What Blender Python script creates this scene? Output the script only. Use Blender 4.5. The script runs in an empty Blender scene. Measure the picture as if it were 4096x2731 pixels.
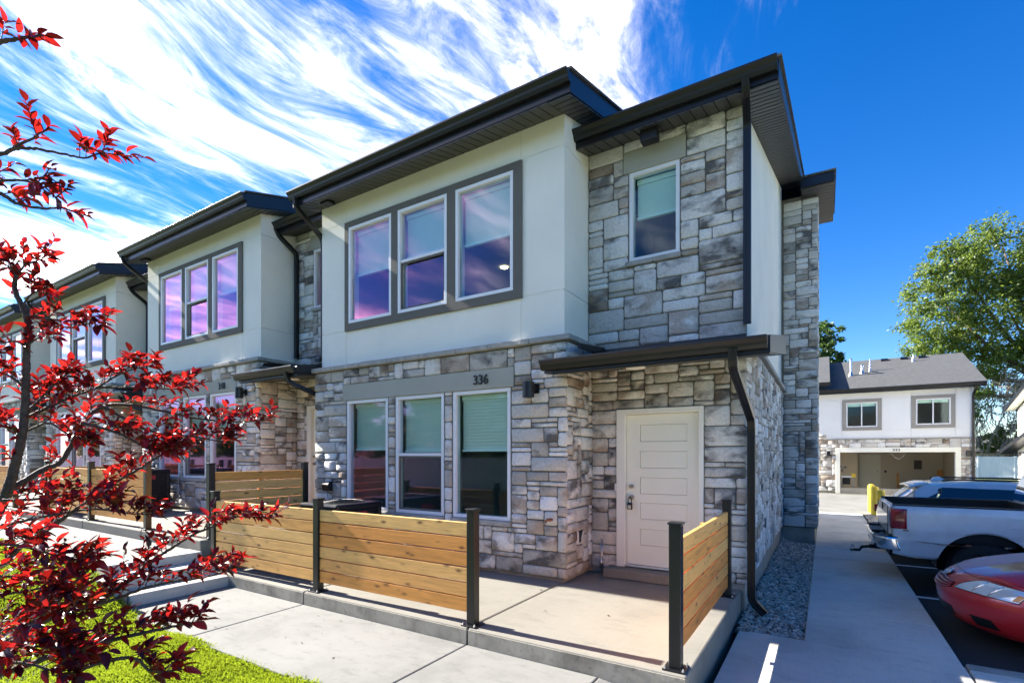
import bpy, bmesh, math, random
from mathutils import Vector, Matrix, Euler

random.seed(11)
rad = math.radians
sc = bpy.context.scene
COL = sc.collection

# ------------------------------------------------------------------ camera
CAM_H = 1.78
cam = bpy.data.cameras.new('camera')
cam.lens = 17.71
cam.sensor_width = 36.0
cam.sensor_fit = 'HORIZONTAL'
cam.shift_y = 0.1115
cam.clip_start = 0.05
cam.clip_end = 9000
cam_ob = bpy.data.objects.new('camera', cam)
cam_ob.location = (0, 0, CAM_H)
cam_ob.rotation_euler = (rad(90), 0, rad(31.85))
COL.objects.link(cam_ob)
sc.camera = cam_ob

# ------------------------------------------------------------------ sky and sun
SUN_DIR = Vector((1.0, 0.035, -0.64)).normalized()      # direction the light travels
SUN_EL = math.asin(-SUN_DIR.z)
SUN_ROT = math.atan2(-SUN_DIR.x, -SUN_DIR.y)            # azimuth of the sun, from +Y towards +X
world = bpy.data.worlds.new('World')
sc.world = world
world.use_nodes = True
wn, wl = world.node_tree.nodes, world.node_tree.links
wn.clear()
out = wn.new('ShaderNodeOutputWorld')
bg = wn.new('ShaderNodeBackground')
bg.inputs['Strength'].default_value = 0.15
sky = wn.new('ShaderNodeTexSky')
sky.sky_type = 'NISHITA'
sky.sun_disc = False
sky.sun_elevation = SUN_EL
sky.sun_rotation = SUN_ROT
sky.altitude = 1400
sky.air_density = 1.0
sky.dust_density = 0.0
sky.ozone_density = 2.2


def wnode(kind, **kw):
    n = wn.new(kind)
    for k, v in kw.items():
        setattr(n, k, v)
    return n


def wmath(op, a, b=None, c=None, clamp=False):
    n = wn.new('ShaderNodeMath')
    n.operation = op
    n.use_clamp = clamp
    for i, v in enumerate((a, b, c)):
        if v is None:
            continue
        if isinstance(v, (int, float)):
            n.inputs[i].default_value = v
        else:
            wl.new(v, n.inputs[i])
    return n.outputs[0]


tc = wn.new('ShaderNodeTexCoord')
sep = wn.new('ShaderNodeSeparateXYZ')
wl.new(tc.outputs['Generated'], sep.inputs[0])
zc = wmath('MAXIMUM', wmath('ADD', sep.outputs['Z'], 0.06), 0.03)
pu = wmath('DIVIDE', sep.outputs['X'], zc)
pv = wmath('DIVIDE', sep.outputs['Y'], zc)
comb = wn.new('ShaderNodeCombineXYZ')
wl.new(pu, comb.inputs[0])
wl.new(pv, comb.inputs[1])
# broad warp so that the streaks bend
warp = wn.new('ShaderNodeTexNoise')
warp.inputs['Scale'].default_value = 0.55
warp.inputs['Detail'].default_value = 2
wl.new(comb.outputs[0], warp.inputs['Vector'])
wsub = wnode('ShaderNodeVectorMath', operation='SUBTRACT')
wl.new(warp.outputs['Color'], wsub.inputs[0])
wsub.inputs[1].default_value = (.5, .5, .5)
wsc = wnode('ShaderNodeVectorMath', operation='SCALE')
wl.new(wsub.outputs[0], wsc.inputs[0])
wsc.inputs['Scale'].default_value = 0.85
wadd = wnode('ShaderNodeVectorMath', operation='ADD')
wl.new(comb.outputs[0], wadd.inputs[0])
wl.new(wsc.outputs[0], wadd.inputs[1])


def cloud_noise(scale, rot, loc, detail, rough, dist=0.0, nscale=1.0):
    m = wn.new('ShaderNodeMapping')
    m.inputs['Scale'].default_value = scale
    m.inputs['Rotation'].default_value = (0, 0, rad(rot))
    m.inputs['Location'].default_value = loc
    wl.new(wadd.outputs[0], m.inputs['Vector'])
    n = wn.new('ShaderNodeTexNoise')
    n.inputs['Scale'].default_value = nscale
    n.inputs['Detail'].default_value = detail
    n.inputs['Roughness'].default_value = rough
    n.inputs['Distortion'].default_value = dist
    wl.new(m.outputs[0], n.inputs['Vector'])
    return n.outputs['Fac']


streak = cloud_noise((2.7, .72, 1), -27, (4.4, 2.2, 0), 10, .60, .5)
fine = cloud_noise((8.5, 2.5, 1), -30, (0.3, 4.2, 0), 10, .70, 1.3)
puff = cloud_noise((1.25, .75, 1), -20, (9.3, 0.6, 0), 4, .5, .2)
wsepw = wn.new('ShaderNodeSeparateXYZ')
wl.new(wadd.outputs[0], wsepw.inputs[0])
wx, wy = wsepw.outputs['X'], wsepw.outputs['Y']
slant = wmath('ADD', wmath('SUBTRACT', wmath('MULTIPLY', wx, .8), wmath('MULTIPLY', wmath('ABSOLUTE', wy), .6)), .60)
bank = wmath('MAXIMUM', slant, wmath('ADD', wx, .18))
cov = wn.new('ShaderNodeMapRange')          # the cirrus bank lies to the west and thins out to the east
cov.interpolation_type = 'SMOOTHSTEP'
cov.inputs['From Min'].default_value = 0.34
cov.inputs['From Max'].default_value = -0.62
cov.inputs['To Min'].default_value = -0.36
cov.inputs['To Max'].default_value = -0.015
wl.new(bank, cov.inputs['Value'])
tot = wmath('ADD', wmath('MULTIPLY', streak, .70), wmath('MULTIPLY', fine, .40))
tot = wmath('ADD', tot, wmath('MULTIPLY', puff, .62))
tot = wmath('ADD', tot, cov.outputs[0])
cl = wn.new('ShaderNodeMapRange')
cl.interpolation_type = 'LINEAR'
cl.inputs['From Min'].default_value = .70
cl.inputs['From Max'].default_value = 1.40
wl.new(tot, cl.inputs['Value'])
# fade the clouds in the haze just above the horizon
hz = wn.new('ShaderNodeMapRange')
hz.inputs['From Min'].default_value = 0.0
hz.inputs['From Max'].default_value = 0.16
wl.new(sep.outputs['Z'], hz.inputs['Value'])
clf = wmath('POWER', wmath('MULTIPLY', cl.outputs[0], hz.outputs[0], clamp=True), 3.2)
hsv = wn.new('ShaderNodeHueSaturation')
hsv.inputs['Saturation'].default_value = 1.40
hsv.inputs['Value'].default_value = .19
hsv.inputs['Hue'].default_value = .512
wl.new(sky.outputs[0], hsv.inputs['Color'])
sbw = wn.new('ShaderNodeRGBToBW')
wl.new(hsv.outputs[0], sbw.inputs[0])
soft = wmath('DIVIDE', 1.0, wmath('ADD', 1.0, wmath('MULTIPLY', sbw.outputs[0], .08)))   # soft shoulder for the bright horizon
ssc = wnode('ShaderNodeVectorMath', operation='SCALE')
wl.new(hsv.outputs[0], ssc.inputs[0])
wl.new(soft, ssc.inputs['Scale'])
cmix = wn.new('ShaderNodeMix')
cmix.data_type = 'RGBA'
wl.new(clf, cmix.inputs['Factor'])
wl.new(ssc.outputs[0], cmix.inputs[6])
cmix.inputs[7].default_value = (58., 51., 41.5, 1)
wl.new(cmix.outputs[2], bg.inputs['Color'])
wl.new(bg.outputs[0], out.inputs['Surface'])

sun = bpy.data.lights.new('sun', 'SUN')
sun.energy = 2.0
sun.angle = rad(0.53)
sun.color = (1.0, .945, .85)
sun_ob = bpy.data.objects.new('sun', sun)
sun_ob.rotation_euler = SUN_DIR.to_track_quat('-Z', 'Y').to_euler()
sun_ob.location = (-30, 0, 30)
COL.objects.link(sun_ob)

sc.view_settings.view_transform = 'Standard'
sc.view_settings.look = 'None'
sc.view_settings.gamma = 1.0
sc.view_settings.use_curve_mapping = False
sc.view_settings.exposure = 3.3
sc.cycles.max_bounces = 8
sc.cycles.transparent_max_bounces = 16

# ------------------------------------------------------------------ node helper


class NT:
    def __init__(s, name):
        s.m = bpy.data.materials.new(name)
        s.m.use_nodes = True
        s.n, s.l = s.m.node_tree.nodes, s.m.node_tree.links
        s.n.clear()
        s.out = s.n.new('ShaderNodeOutputMaterial')

    def add(s, kind, ins=None, **kw):
        n = s.n.new(kind)
        for k, v in kw.items():
            setattr(n, k, v)
        for k, v in (ins or {}).items():
            s.set(n, k, v)
        return n

    def set(s, n, k, v):
        sock = n.inputs[k]
        if isinstance(v, bpy.types.NodeSocket):
            s.l.new(v, sock)
        elif isinstance(v, tuple) and len(v) == 3 and sock.type == 'RGBA':
            sock.default_value = (*v, 1)
        else:
            sock.default_value = v

    def math(s, op, a, b=None, clamp=False):
        n = s.n.new('ShaderNodeMath')
        n.operation = op
        n.use_clamp = clamp
        s.set(n, 0, a)
        if b is not None:
            s.set(n, 1, b)
        return n.outputs[0]

    def ramp(s, fac, stops, interp='LINEAR'):
        n = s.n.new('ShaderNodeValToRGB')
        n.color_ramp.interpolation = interp
        el = n.color_ramp.elements
        while len(el) < len(stops):
            el.new(.5)
        for e, (p, c) in zip(el, stops):
            e.position = p
            if isinstance(c, (int, float)):
                c = (c, c, c)
            e.color = (*c, 1)
        s.set(n, 'Fac', fac)
        return n.outputs['Color']

    def mix(s, fac, a, b, mode='MIX'):
        n = s.n.new('ShaderNodeMix')
        n.data_type = 'RGBA'
        n.blend_type = mode
        s.set(n, 'Factor', fac)
        s.set(n, 6, a)
        s.set(n, 7, b)
        return n.outputs[2]

    def noise(s, vec, scale, detail=4, rough=.55, dist=0., out='Fac'):
        n = s.add('ShaderNodeTexNoise', {'Scale': scale, 'Detail': detail, 'Roughness': rough, 'Distortion': dist})
        if vec is not None:
            s.set(n, 'Vector', vec)
        return n.outputs[out]

    def mapping(s, vec, scale=(1, 1, 1), loc=(0, 0, 0), rot=(0, 0, 0)):
        n = s.add('ShaderNodeMapping', {'Scale': scale, 'Rotation': rot})
        s.set(n, 'Vector', vec)
        s.set(n, 'Location', loc)
        return n.outputs[0]

    def pos(s):
        return s.add('ShaderNodeNewGeometry').outputs['Position']

    def bump(s, h, strength=.3, dist=.01):
        return s.add('ShaderNodeBump', {'Height': h, 'Strength': strength, 'Distance': dist}).outputs[0]

    def principled(s, **ins):
        b = s.add('ShaderNodeBsdfPrincipled')
        for k, v in ins.items():
            k = {'base': 'Base Color', 'rough': 'Roughness', 'metal': 'Metallic', 'normal': 'Normal',
                 'spec': 'Specular IOR Level', 'coat': 'Coat Weight', 'coatr': 'Coat Roughness'}.get(k, k)
            s.set(b, k, v)
        return b.outputs[0]

    def done(s, shader):
        s.l.new(shader, s.out.inputs['Surface'])
        return s.m


def simple(name, col, rough=.5, metal=0., var=.12, scale=6., bump=0., bscale=90., spec=.5, coat=0., rvar=0.):
    t = NT(name)
    p = t.pos()
    n1 = t.noise(p, scale, 5, .6)
    k = t.ramp(n1, [(.25, 1 - var), (.75, 1 + var)])
    c = t.mix(1.0, col, k, 'MULTIPLY')
    ins = dict(base=c, rough=rough, metal=metal, spec=spec)
    if rvar:
        ins['rough'] = t.math('ADD', t.math('MULTIPLY', t.noise(p, scale * 2.3, 4), rvar), rough - rvar / 2)
    if coat:
        ins['coat'] = coat
        ins['coatr'] = .05
    if bump:
        ins['normal'] = t.bump(t.noise(p, bscale, 5, .6), bump, .01)
    return t.done(t.principled(**ins))


M = {}

# manufactured stone veneer: every stone carries three random numbers in its colour attribute
t = NT('stone')
at = t.add('ShaderNodeAttribute', attribute_name='tint')
sp = t.add('ShaderNodeSeparateColor', {'Color': at.outputs['Color']})
ra, rb, rc = sp.outputs[0], sp.outputs[1], sp.outputs[2]
off = t.add('ShaderNodeCombineXYZ', {'X': t.math('MULTIPLY', ra, 37.0), 'Y': t.math('MULTIPLY', rb, 53.0), 'Z': t.math('MULTIPLY', rc, 41.0)}).outputs[0]
p = t.pos()
pv_ = t.add('ShaderNodeVectorMath', {0: p, 1: off}, operation='ADD').outputs[0]
base = t.ramp(ra, [(0, (.84, .82, .76)), (.22, (.74, .715, .655)), (.40, (.56, .53, .47)), (.52, (.42, .39, .335)), (.64, (.70, .68, .645)), (.82, (.88, .865, .825)), (1, (.60, .56, .49))])
smn = t.noise(t.mapping(pv_, (1.0, 1.0, 1.7), rot=(0.0, rad(38), 0.0)), 3.1, 3, .5, .4)
thr = t.math('ADD', t.math('MULTIPLY', rb, .28), .43)
sm = t.math('SUBTRACT', smn, thr)
smk = t.add('ShaderNodeMapRange', {'Value': sm, 'From Min': -.02, 'From Max': .16}).outputs[0]
c = t.mix(t.math('MULTIPLY', smk, .88), base, (.07, .066, .068))
wn_ = t.noise(t.mapping(pv_, (1, 1, 1.6)), 2.6, 3, .5)
wmk = t.add('ShaderNodeMapRange', {'Value': t.math('SUBTRACT', wn_, t.math('ADD', t.math('MULTIPLY', rc, .5), .33)), 'From Min': 0., 'From Max': .16}).outputs[0]
c = t.mix(t.math('MULTIPLY', wmk, .6), c, (.30, .20, .12))
fine_ = t.noise(pv_, 34, 6, .68)
c = t.mix(.8, c, t.ramp(fine_, [(.22, .62), (.52, 1.0), (.8, 1.18)]), 'MULTIPLY')
hgt = t.math('ADD', t.noise(pv_, 11, 6, .62), t.math('MULTIPLY', fine_, .5))
M['stone'] = t.done(t.principled(base=c, rough=.88, spec=.25, normal=t.bump(hgt, 1.0, .03)))

M['mortar'] = simple('mortar', (.19, .178, .15), .95, var=.2, bump=.5, bscale=120)
M['stucco'] = simple('stucco', (.86, .83, .72), .93, var=.055, scale=1.1, bump=.4, bscale=160, spec=.2)
M['stucco_white'] = simple('stucco_white', (.80, .80, .78), .93, var=.04, scale=.8, bump=.15, bscale=90, spec=.2)
M['trim_grey'] = simple('trim_grey', (.135, .125, .105), .85, var=.06, bump=.2, bscale=140)
M['trim_far'] = simple('trim_far', (.30, .28, .25), .85, var=.06)
M['beam'] = simple('beam', (.38, .38, .315), .85, var=.06, scale=2, bump=.2, bscale=140)
M['ledge'] = simple('ledge', (.36, .345, .31), .85, var=.25, scale=7, bump=.9, bscale=28)
M['metal_black'] = simple('metal_black', (.007, .0075, .009), .36, var=.15, scale=3, rvar=.15)
M['soffit'] = simple('soffit', (.05, .05, .048), .45, var=.15, scale=2)
M['fascia'] = simple('fascia', (.009, .010, .013), .36, var=.12, scale=2)
M['vinyl'] = simple('vinyl', (.78, .79, .79), .38, var=.03, scale=2)
M['door'] = simple('door', (.87, .86, .72), .45, var=.03, scale=1.5)
M['trimwhite'] = simple('trimwhite', (.86, .845, .74), .5, var=.04, scale=2)
M['numeral'] = simple('numeral', (.006, .006, .007), .5)
M['brass'] = simple('brass', (.42, .36, .28), .32, metal=1., var=.1)
M['steel'] = simple('steel', (.62, .62, .62), .35, metal=1., var=.12, scale=12)
M['chrome'] = simple('chrome', (.78, .78, .80), .10, metal=1., var=.04)
M['rust'] = simple('rust', (.24, .10, .045), .8, var=.4, scale=40)
M['blind'] = simple('blind', (.86, .86, .81), .6, var=.02)
M['room'] = simple('room', (.42, .40, .37), .9, var=.05)
M['screen'] = simple('screen', (.03, .032, .035), .8, var=.1)
M['rubber'] = simple('rubber', (.009, .009, .0095), .75, var=.2, scale=15, bump=.2)
M['black_plastic'] = simple('black_plastic', (.007, .007, .0075), .5, var=.15, scale=20)
M['grille'] = simple('grille', (.005, .0055, .006), .45, var=.2, scale=20)
M['yellow'] = simple('yellow', (.72, .50, .03), .5, var=.1, scale=5)
M['sticker_red'] = simple('sticker_red', (.50, .03, .04), .5, var=.1)
M['white_paint'] = simple('white_paint', (.68, .69, .70), .6, var=.3, scale=14)
M['drywall'] = simple('drywall', (.74, .66, .52), .95, var=.05, scale=1.2)
M['bark'] = simple('bark', (.13, .095, .075), .9, var=.45, scale=14, bump=.9, bscale=45)
M['plum_bark'] = simple('plum_bark', (.075, .05, .038), .75, var=.5, scale=40, bump=.8, bscale=110)
M['twig'] = simple('twig', (.26, .225, .19), .9, var=.35, scale=3)

# concrete
def concrete(name, col, stain=.22, scale=1.1):
    t = NT(name)
    p = t.pos()
    a = t.noise(p, scale, 6, .6, .3)
    b = t.noise(t.mapping(p, (1, 2.4, 1)), scale * 4.5, 6, .65)
    f = t.noise(p, 75, 5, .7)
    c = t.mix(1, col, t.ramp(a, [(.3, 1 - stain), (.5, 1.), (.72, 1 + stain * .4)]), 'MULTIPLY')
    c = t.mix(1, c, t.ramp(b, [(.32, 1 - stain * .7), (.46, 1.), (1, 1.04)]), 'MULTIPLY')
    c = t.mix(.7, c, t.ramp(f, [(.2, .86), (.6, 1.03)]), 'MULTIPLY')
    br = t.noise(t.mapping(p, (160, 5, 5)), 1., 3, .6)
    c = t.mix(.5, c, t.ramp(br, [(.3, .90), (.7, 1.06)]), 'MULTIPLY')
    sk = t.noise(p, 21, 2, .5)
    c = t.mix(t.ramp(sk, [(.70, 0.), (.80, .45)]), c, (.10, .09, .075))
    return t.done(t.principled(base=c, rough=.85, spec=.3, normal=t.bump(t.math('ADD', t.math('ADD', f, b), br), .3, .006)))


M['concrete'] = concrete('concrete', (.215, .212, .197), .26)  # base colour lowered for the paving in full sun
M['concrete_patio'] = concrete('concrete_patio', (.23, .217, .185), .18, .8)
M['concrete_shade_lift'] = concrete('concrete_shade_lift', (.60, .565, .50), .22, .9)  # paler copy of the concrete, colour raised to brighten the shaded pavement
M['kerb'] = concrete('kerb', (.34, .33, .29), .3, 2.2)
M['kerb_face'] = concrete('kerb_face', (.36, .33, .265), .42, 2.6)
M['foundation'] = concrete('foundation', (.36, .335, .28), .25, 2.)

# asphalt
t = NT('asphalt')
p = t.pos()
s1 = t.noise(p, 160, 5, .75)
c = t.mix(1, (.022, .0225, .024), t.ramp(s1, [(.3, .55), (.55, 1.), (.75, 2.2)]), 'MULTIPLY')
c = t.mix(1, c, t.ramp(t.noise(p, 1.6, 5, .6), [(.3, .8), (.7, 1.25)]), 'MULTIPLY')
M['asphalt'] = t.done(t.principled(base=c, rough=.85, normal=t.bump(s1, .6, .008)))

# shingles
t = NT('shingle')
p = t.pos()
bk = t.add('ShaderNodeTexBrick', {'Vector': t.mapping(p, (3.3, 7.5, 1)), 'Scale': 1.0, 'Color1': (.065, .068, .069), 'Color2': (.105, .108, .107), 'Mortar': (.05, .05, .05), 'Mortar Size': .02})
c = t.mix(1, bk.outputs['Color'], t.ramp(t.noise(p, 60, 4, .7), [(.3, .7), (.7, 1.3)]), 'MULTIPLY')
M['shingle'] = t.done(t.principled(base=c, rough=.9, normal=t.bump(bk.outputs['Fac'], -.5, .02)))

# cedar boards: grain along the board's own length, each board its own tone and knots
t = NT('cedar')
tcn = t.add('ShaderNodeTexCoord').outputs['Object']
oi = t.add('ShaderNodeObjectInfo').outputs['Random']
offv = t.add('ShaderNodeCombineXYZ', {'X': t.math('MULTIPLY', oi, 91.), 'Y': t.math('MULTIPLY', oi, 17.), 'Z': t.math('MULTIPLY', oi, 47.)}).outputs[0]
v = t.add('ShaderNodeVectorMath', {0: tcn, 1: offv}, operation='ADD').outputs[0]
tone = t.ramp(t.noise(t.mapping(offv, (3, 3, 3)), 1., 0), [(.30, (.68, .25, .05)), (.45, (.82, .38, .09)), (.58, (.90, .52, .17)), (.75, (.76, .31, .07))])
wv = t.noise(t.mapping(v, (1.6, 8, 17)), 1., 5, .6, 1.2)
c = t.mix(1, tone, t.ramp(wv, [(.25, .52), (.40, .88), (.6, 1.06), (.8, 1.2)]), 'MULTIPLY')
fg = t.noise(t.mapping(v, (5, 60, 150)), 1., 4, .6)
c = t.mix(.65, c, t.ramp(fg, [(.3, .80), (.65, 1.1)]), 'MULTIPLY')
kv = t.add('ShaderNodeTexVoronoi', {'Vector': t.mapping(v, (2.6, 1, 6.4)), 'Scale': 1.5, 'Randomness': 1.0}, voronoi_dimensions='3D').outputs['Distance']
c = t.mix(t.ramp(kv, [(.05, 1.), (.10, .6), (.24, 0.)]), c, (.17, .062, .022))
M['cedar'] = t.done(t.principled(base=c, rough=.58, spec=.35, normal=t.bump(fg, .25, .004)))
M['batten'] = M['cedar']

# window glass: soft tinted see-through, coated so reflections turn rosy at a slant
t = NT('glass')
lw = t.add('ShaderNodeLayerWeight', {'Blend': .5}).outputs['Facing']
tint = t.ramp(lw, [(.16, (.72, .90, 1.)), (.24, (.85, .66, 1.)), (.34, (1., .38, .72)), (.60, (1., .44, .76)), (.8, (1, .9, 1))])
rip = t.noise(t.pos(), 1.6, 2, .5)
gl = t.add('ShaderNodeBsdfGlossy', {'Color': tint, 'Roughness': .045, 'Normal': t.bump(rip, .05, .02)}).outputs[0]
tr = t.add('ShaderNodeBsdfTransparent', {'Color': (.76, .97, .91)}).outputs[0]
fac = t.ramp(lw, [(.05, .05), (.2, .08), (.32, .20), (.55, .40), (.9, .9)])
mx = t.add('ShaderNodeMixShader', {0: fac, 1: tr, 2: gl}).outputs[0]
M['glass'] = t.done(mx)
t = NT('car_glass')
fr = t.add('ShaderNodeFresnel', {'IOR': 1.55}).outputs[0]
gl = t.add('ShaderNodeBsdfGlossy', {'Color': (.9, .95, 1), 'Roughness': .01}).outputs[0]
df = t.add('ShaderNodeBsdfPrincipled', {'Base Color': (.006, .009, .014), 'Roughness': .05}).outputs[0]
M['car_glass'] = t.done(t.add('ShaderNodeMixShader', {0: fr, 1: df, 2: gl}).outputs[0])
t = NT('lens')
M['lens'] = t.done(t.principled(base=(.62, .68, .70), rough=.06, spec=.9, coat=1., metal=.25))
t = NT('tail_red')
p = t.pos()
c = t.ramp(t.noise(p, 9, 2), [(.3, (.25, .006, .008)), (.7, (.55, .02, .022))])
M['tail_red'] = t.done(t.principled(base=c, rough=.12, coat=.8))
M['amber'] = simple('amber', (.65, .22, .04), .2)

# car paints
def paint(name, col, flake=.1, rough=.32, dirt=0.12, coat=1.):
    t = NT(name)
    p = t.pos()
    d = t.noise(p, 2.6, 6, .65)
    c = t.mix(t.ramp(d, [(.45, 0.), (.8, dirt)]), col, (.25, .22, .18))
    c = t.mix(.5, c, t.ramp(t.noise(p, 140, 3, .8), [(.3, 1 - flake), (.7, 1 + flake)]), 'MULTIPLY')
    return t.done(t.principled(base=c, rough=rough, coat=coat, coatr=.03, metal=.15))


M['paint_white'] = paint('paint_white', (.74, .75, .76), .05, .4, .35, .6)
M['paint_silver'] = paint('paint_silver', (.62, .64, .66), .2, .3)
M['paint_red'] = paint('paint_red', (.50, .015, .02), .25, .3, .06)

# grass / leaves / gravel
def leafmat(name, stops, trans, tfac=.45, rough=.5, attr='tint', tl=.75, th=1.2):
    t = NT(name)
    a = t.add('ShaderNodeAttribute', attribute_name=attr)
    s = t.add('ShaderNodeSeparateColor', {'Color': a.outputs['Color']})
    c = t.ramp(s.outputs[0], stops)
    p = t.principled(base=c, rough=rough, spec=.45)
    tr = t.add('ShaderNodeBsdfTranslucent', {'Color': t.mix(1, t.ramp(s.outputs[1], [(0, (tl, tl, tl)), (1, (th, th, th))]), trans, 'MULTIPLY')}).outputs[0]
    return t.done(t.add('ShaderNodeMixShader', {0: tfac, 1: p, 2: tr}).outputs[0])


M['plum_leaf'] = leafmat('plum_leaf', [(0, (.022, .010, .015)), (.45, (.055, .011, .016)), (.8, (.10, .015, .012)), (1, (.13, .045, .012))], (.56, .018, .014), .42, .32, tl=.06, th=1.4)
M['leaf_green'] = leafmat('leaf_green', [(0, (.048, .088, .018)), (.5, (.088, .135, .028)), (1, (.145, .18, .048))], (.28, .38, .06), .40)
M['leaf_dark'] = leafmat('leaf_dark', [(0, (.03, .062, .02)), (1, (.07, .12, .03))], (.16, .28, .05), .3)
M['grass'] = leafmat('grass', [(0, (.052, .097, .009)), (.5, (.092, .155, .012)), (1, (.165, .19, .026))], (.32, .41, .022), .45, .55)
M['pebble'] = leafmat('pebble', [(0, (.20, .18, .155)), (.35, (.42, .37, .31)), (.6, (.56, .50, .42)), (.8, (.38, .31, .25)), (1, (.74, .70, .62))], (.01, .01, .01), .0, .8)
t = NT('soil')
p = t.pos()
c = t.ramp(t.noise(p, 9, 6, .65), [(.3, (.045, .07, .014)), (.6, (.08, .115, .022)), (.8, (.12, .15, .035))])
M['soil'] = t.done(t.principled(base=c, rough=.95))
M['far_ground'] = simple('far_ground', (.10, .13, .05), .95, var=.4, scale=.3)
M['gravel_bed'] = simple('gravel_bed', (.10, .095, .085), .95, var=.4, scale=60)
t = NT('lamp_glow')
M['lamp_glow'] = t.done(t.add('ShaderNodeEmission', {'Color': (1, .78, .5), 'Strength': 2.2}).outputs[0])

# ------------------------------------------------------------------ geometry helpers
WO = {}          # world position of every object's origin
YAW = rad(31.85)
FW = Vector((-math.sin(YAW), math.cos(YAW), 0))
RT = Vector((math.cos(YAW), math.sin(YAW), 0))


def scr(p):
    """rough pixel size scale of a point: (u, v, depth) in 4096 wide pixels"""
    d = Vector(p) - Vector((0, 0, CAM_H))
    D = d.dot(FW)
    if D < .05:
        return (-9999, -9999, .05)
    return (2048 + 2015 * d.dot(RT) / D, 1822 - 2015 * d.z / D, D)


def wloc(o):
    return WO[o.name] if o is not None else Vector((0, 0, 0))


def link(o, parent, origin):
    COL.objects.link(o)
    origin = Vector(origin)
    if parent is not None:
        o.parent = parent
        o.location = origin - wloc(parent)
    else:
        o.location = origin
    WO[o.name] = origin
    return o


def tag(o, label=None, cat=None, group=None, kind=None):
    if label: o['label'] = label
    if cat: o['category'] = cat
    if group: o['group'] = group
    if kind: o['kind'] = kind
    return o


def thing(name, label, cat, loc=(0, 0, 0), group=None):
    o = bpy.data.objects.new(name, None)
    o.empty_display_size = .2
    link(o, None, loc)
    return tag(o, label, cat, group)


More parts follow.
